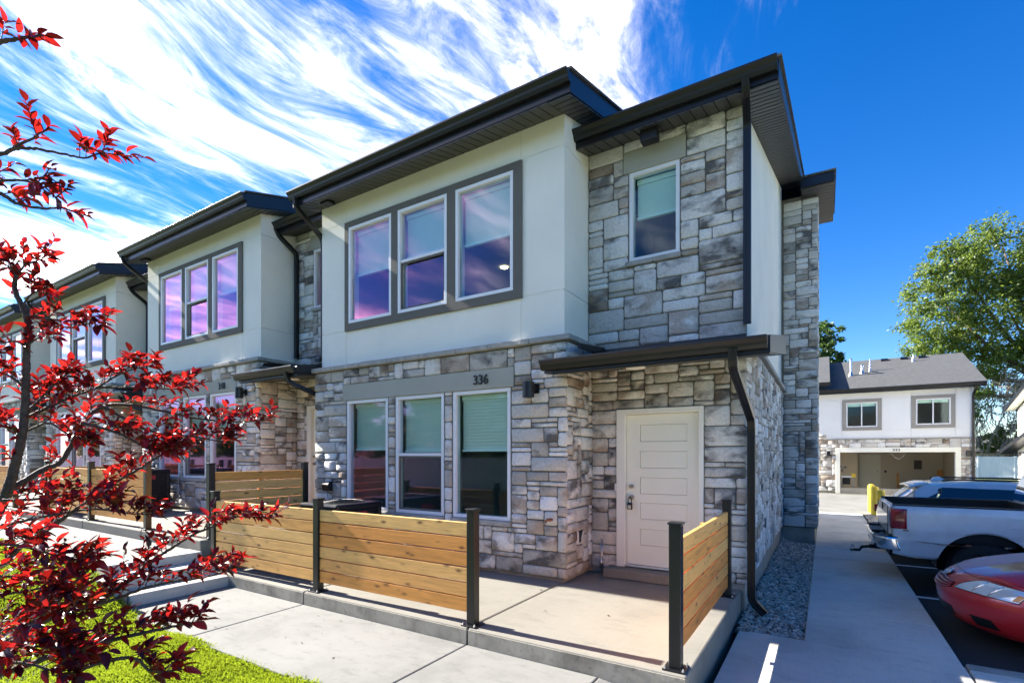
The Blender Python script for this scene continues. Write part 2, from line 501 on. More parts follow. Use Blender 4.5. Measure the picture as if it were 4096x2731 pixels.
class MB:
    def __init__(s):
        s.v, s.f, s.t = [], [], []

    def poly(s, pts):
        i = len(s.v)
        s.v += [tuple(p) for p in pts]
        s.f.append(tuple(range(i, i + len(pts))))

    def box(s, x0, x1, y0, y1, z0, z1):
        i = len(s.v)
        s.v += [(x, y, z) for z in (z0, z1) for y in (y0, y1) for x in (x0, x1)]
        s.f += [tuple(i + k for k in q) for q in ((0, 2, 3, 1), (4, 5, 7, 6), (0, 1, 5, 4), (2, 6, 7, 3), (0, 4, 6, 2), (1, 3, 7, 5))]
        return s

    def prism(s, pts, vec, cap=True):
        """extrude a polygon (3-D points) along vec"""
        i, n = len(s.v), len(pts)
        v = Vector(vec)
        s.v += [tuple(p) for p in pts] + [tuple(Vector(p) + v) for p in pts]
        for k in range(n):
            a, b = k, (k + 1) % n
            s.f.append((i + a, i + b, i + n + b, i + n + a))
        if cap:
            s.f.append(tuple(i + k for k in reversed(range(n))))
            s.f.append(tuple(i + n + k for k in range(n)))
        return s

    def tube(s, path, r, n=8, cap=True):
        path = [Vector(p) for p in path]
        m = len(path)
        rs = r if isinstance(r, (list, tuple)) else [r] * m
        i0 = len(s.v)
        ref = None
        for k, p in enumerate(path):
            d = (path[min(k + 1, m - 1)] - path[max(k - 1, 0)])
            if d.length < 1e-9: d = Vector((0, 0, 1))
            d.normalize()
            if ref is None:
                ref = Vector((0, 0, 1)) if abs(d.z) < .9 else Vector((1, 0, 0))
            a = d.cross(ref)
            if a.length < 1e-6: a = d.cross(Vector((0, 1, 0)))
            a.normalize()
            b = d.cross(a).normalized()
            ref = a.cross(d)
            for j in range(n):
                an = 2 * math.pi * (j + .5) / n
                s.v.append(tuple(p + (a * math.cos(an) + b * math.sin(an)) * rs[k]))
        for k in range(m - 1):
            for j in range(n):
                a, b = i0 + k * n + j, i0 + k * n + (j + 1) % n
                s.f.append((a, b, b + n, a + n))
        if cap:
            s.f.append(tuple(i0 + j for j in reversed(range(n))))
            s.f.append(tuple(i0 + (m - 1) * n + j for j in range(n)))
        return s

    def lathe(s, c, prof, n=20, axis='Z'):
        """prof: list of (radius, height)"""
        i0 = len(s.v)
        for r, h in prof:
            for j in range(n):
                a = 2 * math.pi * j / n
                u, w = r * math.cos(a), r * math.sin(a)
                q = {'Z': (u, w, h), 'Y': (u, h, w), 'X': (h, u, w)}[axis]
                s.v.append((c[0] + q[0], c[1] + q[1], c[2] + q[2]))
        for k in range(len(prof) - 1):
            for j in range(n):
                a, b = i0 + k * n + j, i0 + k * n + (j + 1) % n
                s.f.append((a, b, b + n, a + n))
        s.f.append(tuple(i0 + j for j in reversed(range(n))))
        s.f.append(tuple(i0 + (len(prof) - 1) * n + j for j in range(n)))
        return s

    def grid(s, fn, nu, nv):
        i = len(s.v)
        for a in range(nu + 1):
            for b in range(nv + 1):
                s.v.append(tuple(fn(a / nu, b / nv)))
        for a in range(nu):
            for b in range(nv):
                q = i + a * (nv + 1) + b
                s.f.append((q, q + nv + 1, q + nv + 2, q + 1))
        return s

    def build(s, name, mat, parent=None, smooth=False, bev=0., kind=None, label=None, origin=None, solid=0., fixn=True, angle=None):
        org = Vector(origin) if origin is not None else wloc(parent)
        me = bpy.data.meshes.new(name)
        me.from_pydata([(x - org.x, y - org.y, z - org.z) for x, y, z in s.v], [], s.f)
        if fixn and len(s.f) < 6000:
            bm = bmesh.new(); bm.from_mesh(me)
            bmesh.ops.recalc_face_normals(bm, faces=bm.faces)
            bm.to_mesh(me); bm.free()
        if s.t:
            at = me.attributes.new('tint', 'FLOAT_COLOR', 'FACE')
            at.data.foreach_set('color', [c for t in s.t for c in t])
        me.materials.append(M[mat] if isinstance(mat, str) else mat)
        if smooth:
            me.polygons.foreach_set('use_smooth', [True] * len(me.polygons))
            if angle: me.set_sharp_from_angle(angle=rad(angle))
        o = bpy.data.objects.new(name, me)
        link(o, parent, org)
        if solid:
            m = o.modifiers.new('solid', 'SOLIDIFY'); m.thickness = solid; m.offset = -1
        if bev:
            m = o.modifiers.new('bevel', 'BEVEL'); m.width = bev; m.segments = 2; m.limit_method = 'ANGLE'; m.angle_limit = rad(40)
        if kind: o['kind'] = kind
        if label: o['label'] = label
        return o


def inst(name, src, parent, origin, rot=None, scale=None):
    """another object sharing src's mesh"""
    o = bpy.data.objects.new(name, src.data)
    link(o, parent, origin)
    for md in src.modifiers:
        if md.type == 'BEVEL':
            m = o.modifiers.new('bevel', 'BEVEL'); m.width = md.width; m.segments = md.segments; m.limit_method = 'ANGLE'; m.angle_limit = md.angle_limit
    if rot is not None: o.rotation_euler = rot
    if scale is not None: o.scale = scale
    return o


def bx(name, mat, parent, x0, x1, y0, y1, z0, z1, bev=0., **k):
    return MB().box(x0, x1, y0, y1, z0, z1).build(name, mat, parent, bev=bev, **k)


def text_mesh(name, s, size, mat, parent, loc, rot, depth=.006, font_scale_x=1.):
    cu = bpy.data.curves.new(name, 'FONT')
    cu.body = s
    cu.size = size
    cu.extrude = depth
    cu.offset = size * .007
    cu.align_x = 'CENTER'
    tmp = bpy.data.objects.new('tmp_text', cu)
    COL.objects.link(tmp)
    bpy.context.view_layer.update()
    me = bpy.data.meshes.new_from_object(tmp.evaluated_get(bpy.context.evaluated_depsgraph_get()))
    bpy.data.objects.remove(tmp)
    me.materials.clear()
    me.materials.append(M[mat])
    o = bpy.data.objects.new(name, me)
    link(o, parent, loc)
    o.rotation_euler = rot
    o.scale = (font_scale_x, 1, 1)
    return o


# ------------------------------------------------------------------ random ashlar stone
def ashlar(u0, u1, v0, v1, holes=(), cell=.064, rng=random):
    """rectangles (ua, ub, va, vb) that tile the domain outside the holes"""
    def lines(a, b, cuts):
        ks = sorted(set([a, b] + [c for c in cuts if a + .02 < c < b - .02]))
        o = [ks[0]]
        for p, q in zip(ks, ks[1:]):
            n = max(1, round((q - p) / cell))
            o += [p + (q - p) * (i + 1) / n for i in range(n)]
        return o
    U = lines(u0, u1, [h[0] for h in holes] + [h[1] for h in holes])
    V = lines(v0, v1, [h[2] for h in holes] + [h[3] for h in holes])
    nu, nv = len(U) - 1, len(V) - 1
    free = [[True] * nv for _ in range(nu)]
    for i in range(nu):
        for j in range(nv):
            cu, cv = (U[i] + U[i + 1]) / 2, (V[j] + V[j + 1]) / 2
            if any(h[0] < cu < h[1] and h[2] < cv < h[3] for h in holes):
                free[i][j] = False
    res = []
    for j in range(nv):
        for i in range(nu):
            if not free[i][j]: continue
            h = rng.choices((1, 2, 3, 4), (.18, .38, .32, .12))[0]
            w = rng.choices((2, 3, 4, 5, 6, 7, 8, 9, 10), (.04, .09, .14, .18, .18, .15, .10, .07, .05))[0]
            if h >= 3: w = max(w, 4 if rng.random() < .8 else 3)
            if h == 4: w = min(w, 7)
            if h == 1: w = max(w, 2)
            ww = 0
            while ww < w and i + ww < nu and free[i + ww][j]: ww += 1
            if i + ww < nu and free[i + ww][j] and (i + ww + 1 >= nu or not free[i + ww + 1][j]): ww += 1
            hh = 0
            while hh < h and j + hh < nv and all(free[i + k][j + hh] for k in range(ww)): hh += 1
            if j + hh == nv - 1 and all(free[i + k][j + hh] for k in range(ww)): hh += 1
            for a in range(ww):
                for b in range(hh): free[i + a][j + b] = False
            res.append((U[i], U[i + ww], V[j], V[j + hh]))
    return res


def stone_mesh(mb, rect, mp, rng, depth=.028, gap=.0065, jit=.006):
    """one stone: irregular outline, sloping rim, slightly uneven face.  mp(u, v, d) -> world point"""
    a, b, c, d = rect
    a += gap; b -= gap; c += gap; d -= gap
    if b - a < .015 or d - c < .015: return
    w, h = b - a, d - c
    r = min(.016, w * .25, h * .25) * rng.uniform(.6, 1.5)
    pts = [(a + r, c), (b - r, c), (b, c + r), (b, d - r), (b - r, d), (a + r, d), (a, d - r), (a, c + r)]
    # outline wobble
    pts = [(u + rng.uniform(-jit, jit) * .6, v + rng.uniform(-jit, jit) * .6) for u, v in pts]
    cu, cv = (a + b) / 2, (c + d) / 2
    dep = depth * rng.uniform(.75, 1.3)
    tu, tv = rng.uniform(-.010, .010), rng.uniform(-.008, .008)

    def ring(ins, dd):
        o = []
        for u, v in pts:
            su = max(0., 1 - ins / max(w * .5, .01)); sv = max(0., 1 - ins / max(h * .5, .01))
            uu, vv = cu + (u - cu) * su, cv + (v - cv) * sv
            o.append(mp(uu, vv, dd + tu * (uu - cu) / w + tv * (vv - cv) / h + rng.uniform(-.0022, .0022)))
        return o
    i = len(mb.v)
    rg = ring(0, -.03) + ring(.001, dep * .62) + ring(.010, dep)
    mb.v += [tuple(p) for p in rg]
    fs = []
    for k in range(2):
        for q in range(8):
            fs.append((i + k * 8 + q, i + k * 8 + (q + 1) % 8, i + k * 8 + 8 + (q + 1) % 8, i + k * 8 + 8 + q))
    j = i + 16
    fs += [(j, j + 1, j + 2, j + 7), (j + 7, j + 2, j + 3, j + 6), (j + 6, j + 3, j + 4, j + 5)]
    mb.f += fs
    t = (rng.random(), rng.random(), rng.random(), 1)
    mb.t += [t] * len(fs)


def stones_to_parts(stones, parent, nparts, rng, joined='stone_veneer', min_px=0, **kw):
    """stones: list of (rect, mp).  The ones that show largest become objects, the rest one joined part"""
    def area(st):
        (a, b, c, d), mp = st
        q = [scr(mp(u, v, .02)) for u, v in ((a, c), (b, c), (b, d), (a, d))]
        if min(x[2] for x in q) < .1: return 0
        s = 0
        for k in range(4):
            x0, y0, _ = q[k]; x1, y1, _ = q[(k + 1) % 4]
            s += x0 * y1 - x1 * y0
        cx = sum(x[0] for x in q) / 4; cy = sum(x[1] for x in q) / 4
        return abs(s) / 2 if (-50 < cx < 4150 and -50 < cy < 2780) else 0
    order = sorted(stones, key=area, reverse=True)
    rest = MB()
    for k, (rect, mp) in enumerate(order):
        if k < nparts:
            mb = MB()
            stone_mesh(mb, rect, mp, rng, **kw)
            if mb.f: mb.build('stone', 'stone', parent, smooth=True)
        else:
            stone_mesh(rest, rect, mp, rng, **kw)
    if rest.f:
        rest.build(joined, 'stone', parent, kind='stuff', smooth=True)


# ------------------------------------------------------------------ window builder
def window(parent, x0, x1, z0, z1, Y, style='fixed', blind=0., slats=True, fr=.05, name='window', axis='Y', flip=1):
    """window in a wall facing -Y; Y is the wall face.  townhouse > window > pane / blind_slat"""
    f = MB()
    d0, d1 = Y - .012, Y + .10
    for q in ((x0, x1, z0, z0 + fr), (x0, x1, z1 - fr, z1)):
        f.box(q[0], q[1], d0, d1, q[2], q[3])
    for q in ((x0, x0 + fr), (x1 - fr, x1)):
        f.box(q[0], q[1], d0, d1, z0 + fr, z1 - fr)
    win = f.build(name, 'vinyl', parent, bev=.004)
    zi0, zi1, xi0, xi1 = z0 + fr, z1 - fr, x0 + fr, x1 - fr

    def pane(a, b, c, d, y):
        g = MB(); g.poly([(a, y, c), (b, y, c), (b, y, d), (a, y, d)])
        g.build('pane', 'glass', win, fixn=False)

    if style == 'fixed':
        pane(xi0, xi1, zi0, zi1, Y + .035)
    elif style == 'hung':
        zm = zi0 + (zi1 - zi0) * .50
        pane(xi0, xi1, zm, zi1, Y + .045)
        s = MB()
        s.box(xi0, xi1, Y + .005, Y + .055, zm - .022, zm + .022)
        s.build('meeting_rail', 'vinyl', win, bev=.003)
        s = MB()
        for q in ((xi0, xi1, zi0, zi0 + .03), (xi0, xi1, zm - .052, zm - .024)):
            s.box(q[0], q[1], Y + .012, Y + .03, q[2], q[3])
        for q in ((xi0, xi0 + .028), (xi1 - .028, xi1)):
            s.box(q[0], q[1], Y + .012, Y + .03, zi0 + .03, zm - .052)
        s.build('screen_frame', 'trim_grey', win)
        pane(xi0 + .028, xi1 - .028, zi0 + .03, zm - .052, Y + .05)
    elif style == 'slider':
        xm = (xi0 + xi1) / 2
        s = MB(); s.box(xm - .025, xm + .025, Y + .0, Y + .06, zi0, zi1)
        s.build('meeting_rail', 'vinyl', win, bev=.003)
        pane(xi0, xm, zi0, zi1, Y + .04)
        pane(xm, xi1, zi0, zi1, Y + .05)
    if blind > 0:
        zb = zi1 - (zi1 - zi0) * blind
        yb = Y + .15
        hd = MB(); hd.box(xi0 + .02, xi1 - .02, yb - .03, yb + .03, zi1 - .07, zi1 - .002)
        hd.build('blind_headrail', 'blind', win)
        bt = MB(); bt.box(xi0 + .02, xi1 - .02, yb - .025, yb + .025, zb - .035, zb)
        bt.build('blind_rail', 'blind', win)
        if slats:
            n = max(2, int((zi1 - .07 - zb) / .046))
            st = (zi1 - .075 - zb) / n
            src = None
            for k in range(n):
                zc_ = zb + st * (k + .5)
                if src is None:
                    m = MB()
                    a = [(xi0 + .02, yb - .012, zc_ + .5 * st), (xi0 + .02, yb + .014, zc_ - .62 * st), (xi0 + .02, yb + .017, zc_ - .58 * st), (xi0 + .02, yb - .009, zc_ + .54 * st)]
                    m.prism(a, (xi1 - xi0 - .04, 0, 0))
                    src = m.build('blind_slat', 'blind', win, origin=(xi0, yb, zc_))
                else:
                    inst('blind_slat', src, win, (xi0, yb, zc_))
        else:
            bx('blind_panel', 'blind', win, xi0 + .02, xi1 - .02, yb, yb + .012, zb, zi1 - .07)
    return win


# ------------------------------------------------------------------ gutter, roof, soffit helpers
def gutter(parent, x0, x1, yb, zt, h=.13, d=.125, name='gutter'):
    """ogee gutter along X with its back at yb, top at zt"""
    pr_ = [(0, 0), (0, -h), (-d * .45, -h), (-d * .62, -h * .72), (-d * .70, -h * .50), (-d * .90, -h * .28), (-d, -h * .18), (-d, 0), (-d * .93, 0), (-d * .93, -.012), (-.006, -.012)]
    mb = MB()
    mb.prism([(x0, yb + a, zt + b) for a, b in pr_], (x1 - x0, 0, 0))
    return mb.build(name, 'metal_black', parent, bev=.002)


def downspout(parent, path, w=.075, d=.055, name='downspout', ribs=True):
    """rectangular pipe swept along a path"""
    pts = [Vector(p) for p in path]
    # round the corners
    q = [pts[0]]
    for a, b, c in zip(pts, pts[1:], pts[2:]):
        r = min(.06, (b - a).length * .4, (c - b).length * .4)
        p0 = b + (a - b).normalized() * r; p2 = b + (c - b).normalized() * r
        q += [p0, (p0 + p2) / 4 + b / 2, p2]
    q.append(pts[-1])
    mb = MB()
    n = len(q)
    i0 = 0
    sec = [(-.5, -.5), (-.18, -.5), (-.12, -.40), (.12, -.40), (.18, -.5), (.5, -.5), (.5, .5), (-.5, .5)]
    m = len(sec)
    for k in range(n):
        dr = (q[min(k + 1, n - 1)] - q[max(k - 1, 0)]).normalized()
        ax = Vector((1, 0, 0)) - dr * dr.x
        if ax.length < .3: ax = Vector((0, 1, 0)) - dr * dr.y
        ax.normalize()
        ay = dr.cross(ax)
        if abs(ay.y) > .1 and ay.y < 0: ay = -ay
        for a, b in sec:
            mb.v.append(tuple(q[k] + ax * a * w + ay * b * d))
    for k in range(n - 1):
        for j in range(m):
            a, b = k * m + j, k * m + (j + 1) % m
            mb.f.append((a, b, b + m, a + m))
    mb.f.append(tuple(range(m - 1, -1, -1)))
    mb.f.append(tuple((n - 1) * m + j for j in range(m)))
    return mb.build(name, 'metal_black', parent)


def soffit_row(parent, x0, x1, y0, z0, y1, z1, pitch=.135, gap=.014, name='soffit_board'):
    """boards running from (y0,z0) to (y1,z1), laid side by side along X"""
    n = max(1, round((x1 - x0) / pitch))
    w = (x1 - x0) / n
    src = None
    for k in range(n):
        o = (x0 + w * k, y0, z0)
        if src is None:
            m = MB()
            m.prism([(x0 + gap / 2, y0, z0), (x0 + w - gap / 2, y0, z0), (x0 + w - gap / 2, y1, z1), (x0 + gap / 2, y1, z1)], (0, 0, .012))
            src = m.build(name, 'soffit', parent, origin=o)
        else:
            inst(name, src, parent, o)
    m = MB()
    m.prism([(x0, y0, z0 + .013), (x1, y0, z0 + .013), (x1, y1, z1 + .013), (x0, y1, z1 + .013)], (0, 0, .004))
    m.build('soffit_backing', 'grille', parent)


def soffit_side(parent, x0, x1, y0, z0, y1, z1, pitch=.135, gap=.014, name='soffit_board'):
    """boards running along X, stacked up the slope from (y0,z0) to (y1,z1)"""
    n = max(1, round((y1 - y0) / pitch))
    src = None
    for k in range(n):
        ya = y0 + (y1 - y0) * k / n; za = z0 + (z1 - z0) * k / n
        dy, dz = (y1 - y0) / n, (z1 - z0) / n
        if src is None:
            m = MB()
            g = gap / 2
            m.prism([(x0, ya + g, za), (x1, ya + g, za), (x1, ya + dy - g, za + dz), (x0, ya + dy - g, za + dz)], (0, 0, .012))
            src = m.build(name, 'soffit', parent, origin=(x0, ya, za))
        else:
            inst(name, src, parent, (x0, ya, za))
    m = MB()
    m.prism([(x0, y0, z0 + .013), (x1, y0, z0 + .013), (x1, y1, z1 + .013), (x0, y1, z1 + .013)], (0, 0, .004))
    m.build('soffit_backing', 'grille', parent)

# ================================================================== ground and paving
def struct(name, mb, mat, **k):
    o = mb.build(name, mat, None, **k)
    o['kind'] = 'structure'
    return o


def root(name, kind='structure', loc=(0, 0, 0)):
    o = bpy.data.objects.new(name, None)
    o.empty_display_size = .1
    link(o, None, loc)
    o['kind'] = kind
    return o


def sidez(y):
    return -.11 - .0035 * (y - 4.5)


mb = MB(); mb.poly([(-900, -900, -.42), (900, -900, -.42), (900, 900, -.42), (-900, 900, -.42)])
struct('ground', mb, 'far_ground')


def slab(parent, name, mat, x0, x1, y0, y1, zt, zb, bev=.010, g=.006, zt1=None):
    """paving slab with open joints; zt1: top height at the x1 end"""
    zt1 = zt if zt1 is None else zt1
    m = MB()
    x0 += g; x1 -= g; y0 += g; y1 -= g
    m.v = [(x0, y0, zb), (x1, y0, zb), (x0, y1, zb), (x1, y1, zb), (x0, y0, zt), (x1, y0, zt1), (x0, y1, zt), (x1, y1, zt1)]
    m.f = [(0, 2, 3, 1), (4, 5, 7, 6), (0, 1, 5, 4), (2, 6, 7, 3), (0, 4, 6, 2), (1, 3, 7, 5)]
    return m.build(name, mat, parent, bev=bev)


# front walkway
wk = root('front_walkway')
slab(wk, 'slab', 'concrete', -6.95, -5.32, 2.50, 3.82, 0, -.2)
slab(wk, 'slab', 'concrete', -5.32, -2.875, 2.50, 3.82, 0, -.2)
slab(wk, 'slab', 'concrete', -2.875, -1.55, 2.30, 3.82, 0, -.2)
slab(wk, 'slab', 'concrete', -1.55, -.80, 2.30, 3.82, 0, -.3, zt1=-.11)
slab(wk, 'slab', 'concrete_shade_lift', -.80, 1.07, 2.0, 5.98, -.11, -.35)
slab(wk, 'slab', 'concrete_shade_lift', 1.08, 3.6, 2.0, 5.93, -.11, -.35)
slab(wk, 'slab', 'concrete_shade_lift', 3.6, 9.0, 2.0, 5.93, -.11, -.35)
# joints filler under the slabs
bx('joint_bed', 'foundation', wk, -6.95, -1.56, 2.52, 3.80, -.19, -.03)
bx('joint_bed', 'foundation', wk, -.78, 8.9, 2.1, 5.92, -.34, -.14)

# steps up to the next patio
st = root('front_steps', loc=(-7.3, 3.2, 0))
for k, (xa, xb, zt) in enumerate(((-7.30, -6.95, .135), (-7.65, -7.30, .27), (-8.05, -7.65, .40))):
    slab(st, 'step', 'concrete_shade_lift', xa, xb, 2.66, 3.825, zt, -.2, bev=.014, g=.0)
uw = root('upper_walkway', loc=(-12, 3.2, .4))
xs = [-8.055, -9.6, -12.0, -14.4, -16.8, -19.2, -21.6, -24, -27]
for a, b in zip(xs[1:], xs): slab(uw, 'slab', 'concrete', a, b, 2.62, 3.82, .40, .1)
bx('joint_bed', 'foundation', uw, -27, -8.1, 2.64, 3.80, -.1, .37)
bx('retaining_edge', 'kerb', uw, -8.40, -6.98, 2.50, 2.655, -.2, .30, bev=.02)

# patios
pt = root('patio', loc=(-4, 5, .15))
for a, b in ((-2.875, -.86), (-5.325, -2.875), (-7.69, -5.325)):
    slab(pt, 'slab', 'concrete_patio', a, b, 3.822, 6.9, .15, -.32, bev=.016)
for a, b in ((-2.863, -.875), (-5.313, -2.887), (-6.94, -5.337)):
    bx('kerb_face', 'kerb_face', pt, a, b, 3.8215, 3.84, -.1, .134)
bx('joint_bed', 'foundation', pt, -7.6, -.95, 3.9, 6.8, -.3, .115)
bx('door_step', 'concrete_patio', pt, -2.54, -1.16, 6.40, 6.70, .155, .275, bev=.01)
up = root('upper_patio', loc=(-14, 5, .55))
for a, b in ((-9.58, -7.70), (-12.0, -9.58), (-14.4, -12.0), (-16.3, -14.4), (-18.7, -16.3), (-21.1, -18.7), (-26, -21.1)):
    slab(up, 'slab', 'concrete_patio', a, b, 3.82, 6.9, .55, -.2, bev=.016)
bx('joint_bed', 'foundation', up, -25, -7.8, 3.9, 6.8, -.2, .51)
bx('door_step', 'concrete_patio', up, -9.24, -7.86, 6.40, 6.70, .555, .675, bev=.01)

# side pavement along the end wall, in bays between joints
sw = root('side_sidewalk', loc=(.45, 12, -.13))
y = 5.98
while y < 20.4:
    y1 = min(y + 1.29, 20.6)
    m = MB()
    g = .008
    xa, xb, ya, yb = -.19 + g, 1.07 - g, y + g, y1 - g
    za, zb = sidez(ya), sidez(yb)
    m.v = [(xa, ya, za - .3), (xb, ya, za - .3), (xa, yb, zb - .3), (xb, yb, zb - .3), (xa, ya, za), (xb, ya, za), (xa, yb, zb), (xb, yb, zb)]
    m.f = [(0, 2, 3, 1), (4, 5, 7, 6), (0, 1, 5, 4), (2, 6, 7, 3), (0, 4, 6, 2), (1, 3, 7, 5)]
    m.build('slab', 'concrete_shade_lift', sw, bev=.012)
    y = y1
bx('joint_bed', 'foundation', sw, -.17, 1.05, 6.0, 20.5, -.4, -.19)

# rear driveway, asphalt lot with painted bays, kerb
mb = MB(); mb.poly([(-12, 20.6, -.19), (24, 20.6, -.19), (24, 32.2, -.215), (-12, 32.2, -.215)])
struct('driveway', mb, 'concrete')
mb = MB(); mb.poly([(1.06, 6.25, -.262), (24, 6.25, -.262), (24, 20.59, -.285), (1.06, 20.59, -.285)])
lot = struct('parking_lot', mb, 'asphalt')
for yy in (9.31, 11.85, 14.35, 16.9):
    mb = MB(); mb.poly([(1.13, yy - .05, -.257 - .0014 * (yy - 6.3)), (5.9, yy - .05, -.257 - .0014 * (yy - 6.3)), (5.9, yy + .05, -.257 - .0014 * (yy - 6.3)), (1.13, yy + .05, -.257 - .0014 * (yy - 6.3))])
    mb.build('painted_line', 'white_paint', lot)
kb = root('kerb', loc=(4, 6.1, -.11))
for a, b in ((1.08, 4.1), (4.1, 7.1), (7.1, 10.1)):
    slab(kb, 'kerb_stone', 'kerb', a, b, 5.94, 6.10, -.108, -.4, bev=.02)
    slab(kb, 'gutter_pan', 'kerb', a, b, 6.10, 6.42, -.25, -.4, bev=.01)

# planter of gravel by the end of the lot
mb = MB(); mb.poly([(1.09, 17.2, -.15), (1.75, 17.2, -.15), (1.75, 20.5, -.16), (1.09, 20.5, -.16)])
struct('planter_bed', mb, 'gravel_bed')

# gravel strip between end wall and pavement
mb = MB()
mb.grid(lambda a, b: (-.83 + .65 * a, 5.9 + 7.2 * b, sidez(5.9 + 7.2 * b) - .05 + .10 * (1 - a) ** 2 * (.4 + .6 * b)), 6, 30)
struct('gravel_bed', mb, 'gravel_bed')
rg = random.Random(5)
mb = MB()
oct_ = [(1, 0, 0), (.3, .95, 0), (-.8, .6, 0), (-.75, -.65, 0), (.35, -.95, 0), (.05, .05, .8), (0, 0, -.7)]
for k in range(6800):
    a, b = rg.random(), rg.random()
    px, py = -.82 + .63 * a, 5.94 + 7.0 * b
    pz = sidez(py) - .05 + .10 * (1 - a) ** 2 * (.4 + .6 * b) + rg.uniform(0, .03)
    s = rg.choice((.014, .018, .022, .028, .036)) * rg.uniform(.8, 1.2)
    q = Euler((rg.uniform(-.6, .6), rg.uniform(-.6, .6), rg.uniform(0, 6.28))).to_matrix()
    sx, sy, sz = s * rg.uniform(.8, 1.3), s * rg.uniform(.6, 1.), s * rg.uniform(.45, .8)
    i = len(mb.v)
    for u in oct_:
        w = q @ Vector((u[0] * sx * rg.uniform(.8, 1.2), u[1] * sy * rg.uniform(.8, 1.2), u[2] * sz))
        mb.v.append((px + w.x, py + w.y, pz + w.z))
    tt = (rg.random(), rg.random(), rg.random(), 1)
    for j in range(5):
        mb.f.append((i + j, i + (j + 1) % 5, i + 5)); mb.f.append((i + (j + 1) % 5, i + j, i + 6))
        mb.t += [tt, tt]
for k in range(900):
    px, py = rg.uniform(1.1, 1.74), rg.uniform(17.2, 20.5)
    s = rg.uniform(.025, .05)
    i = len(mb.v)
    for u in oct_: mb.v.append((px + u[0] * s, py + u[1] * s, -.14 + u[2] * s * .6 + rg.uniform(0, .03)))
    tt = (rg.random(), rg.random(), rg.random(), 1)
    for j in range(5):
        mb.f.append((i + j, i + (j + 1) % 5, i + 5)); mb.f.append((i + (j + 1) % 5, i + j, i + 6))
        mb.t += [tt, tt]
o = mb.build('gravel', 'pebble', None, fixn=False)
tag(o, 'grey crushed gravel beside the end wall', 'gravel', kind='stuff')

# lawn
def lawnz(x, y=0):
    f = min(1, max(0, (-6.1 - x) / 2.2)); f = f * f * (3 - 2 * f)
    return -.035 + .40 * f + .012 * math.sin(x * 3.1 + y * 2.2) + .008 * math.sin(x * 7 - y * 5)


mb = MB()
mb.grid(lambda a, b: (-28 + 27.0 * a, -4.6 + 7.10 * b, lawnz(-28 + 27.0 * a, -4.6 + 7.10 * b) + (0 if b < 1 else -.02)), 120, 30)
struct('lawn', mb, 'soil', smooth=True)
rg = random.Random(8)
mb = MB()
def blade(px, py, h, w):
    a = rg.uniform(0, 6.28); ln = h * rg.uniform(.15, .8); ca, sa = math.cos(a), math.sin(a)
    pz = lawnz(px, py)
    i = len(mb.v)
    wx, wy = -sa * w, ca * w
    mb.v += [(px - wx, py - wy, pz), (px + wx, py + wy, pz), (px + ca * ln * .4 + wx * .6, py + sa * ln * .4 + wy * .6, pz + h * .65), (px + ca * ln, py + sa * ln, pz + h * rg.uniform(.8, 1))]
    mb.f += [(i, i + 1, i + 2), (i, i + 2, i + 3)]
    tt = (min(1, max(0, rg.gauss(.5, .25))), rg.random(), 0, 1)
    mb.t += [tt, tt]
for k in range(80000):
    px, py = rg.uniform(-7.6, -2.2), 2.535 - abs(rg.gauss(0, .75)) + (rg.uniform(0, .03) if rg.random() < .2 else 0)
    blade(px, py, rg.uniform(.025, .06), rg.uniform(.0015, .0032))
for k in range(26000):
    px, py = rg.uniform(-13, -6.5), 2.6 - abs(rg.gauss(0, .9))
    blade(px, py, rg.uniform(.03, .075), rg.uniform(.003, .006))
o = mb.build('grass', 'grass', None, fixn=False)
tag(o, 'bright green mown grass of the front lawn', 'grass', kind='stuff')
mb = MB(); mb.poly([(8, 33, -.19), (60, 33, -.19), (60, 80, -.17), (8, 80, -.17)])
struct('far_lawn', mb, 'soil')

# a few fallen bits on the paving
rg = random.Random(12)
mb = MB()
for k in range(46):
    x = rg.uniform(-6.5, -.9); y = rg.uniform(2.55, 3.75) if rg.random() < .6 else rg.uniform(4.2, 6.2)
    z = .004 if y < 3.8 else .154
    a = rg.uniform(0, 6.28); l = rg.uniform(.006, .022); w = l * rg.uniform(.3, .6)
    ca, sa = math.cos(a), math.sin(a)
    i = len(mb.v)
    mb.v += [(x - ca * l, y - sa * l, z), (x + sa * w, y - ca * w, z + rg.uniform(0, .006)), (x + ca * l, y + sa * l, z + rg.uniform(0, .008)), (x - sa * w, y + ca * w, z + rg.uniform(0, .006))]
    mb.f.append((i, i + 1, i + 2, i + 3)); mb.t.append((rg.random(), .2, 0, 1))
o = mb.build('litter', 'plum_leaf', None, fixn=False)
tag(o, 'scattered tiny leaf litter on the pale concrete', 'litter', kind='stuff')

# ================================================================== the row of townhouses
def wall_grid(mb, u0, u1, v0, v1, holes, fn):
    """boxes (through fn(ua,ub,va,vb)) for every cell of the wall that is not a hole"""
    U = sorted(set([u0, u1] + [min(max(c, u0), u1) for h in holes for c in h[:2]]))
    V = sorted(set([v0, v1] + [min(max(c, v0), v1) for h in holes for c in h[2:]]))
    for a, b in zip(U, U[1:]):
        for c, d in zip(V, V[1:]):
            if b - a < 1e-6 or d - c < 1e-6: continue
            m, n = (a + b) / 2, (c + d) / 2
            if any(h[0] < m < h[1] and h[2] < n < h[3] for h in holes): continue
            fn(a, b, c, d)


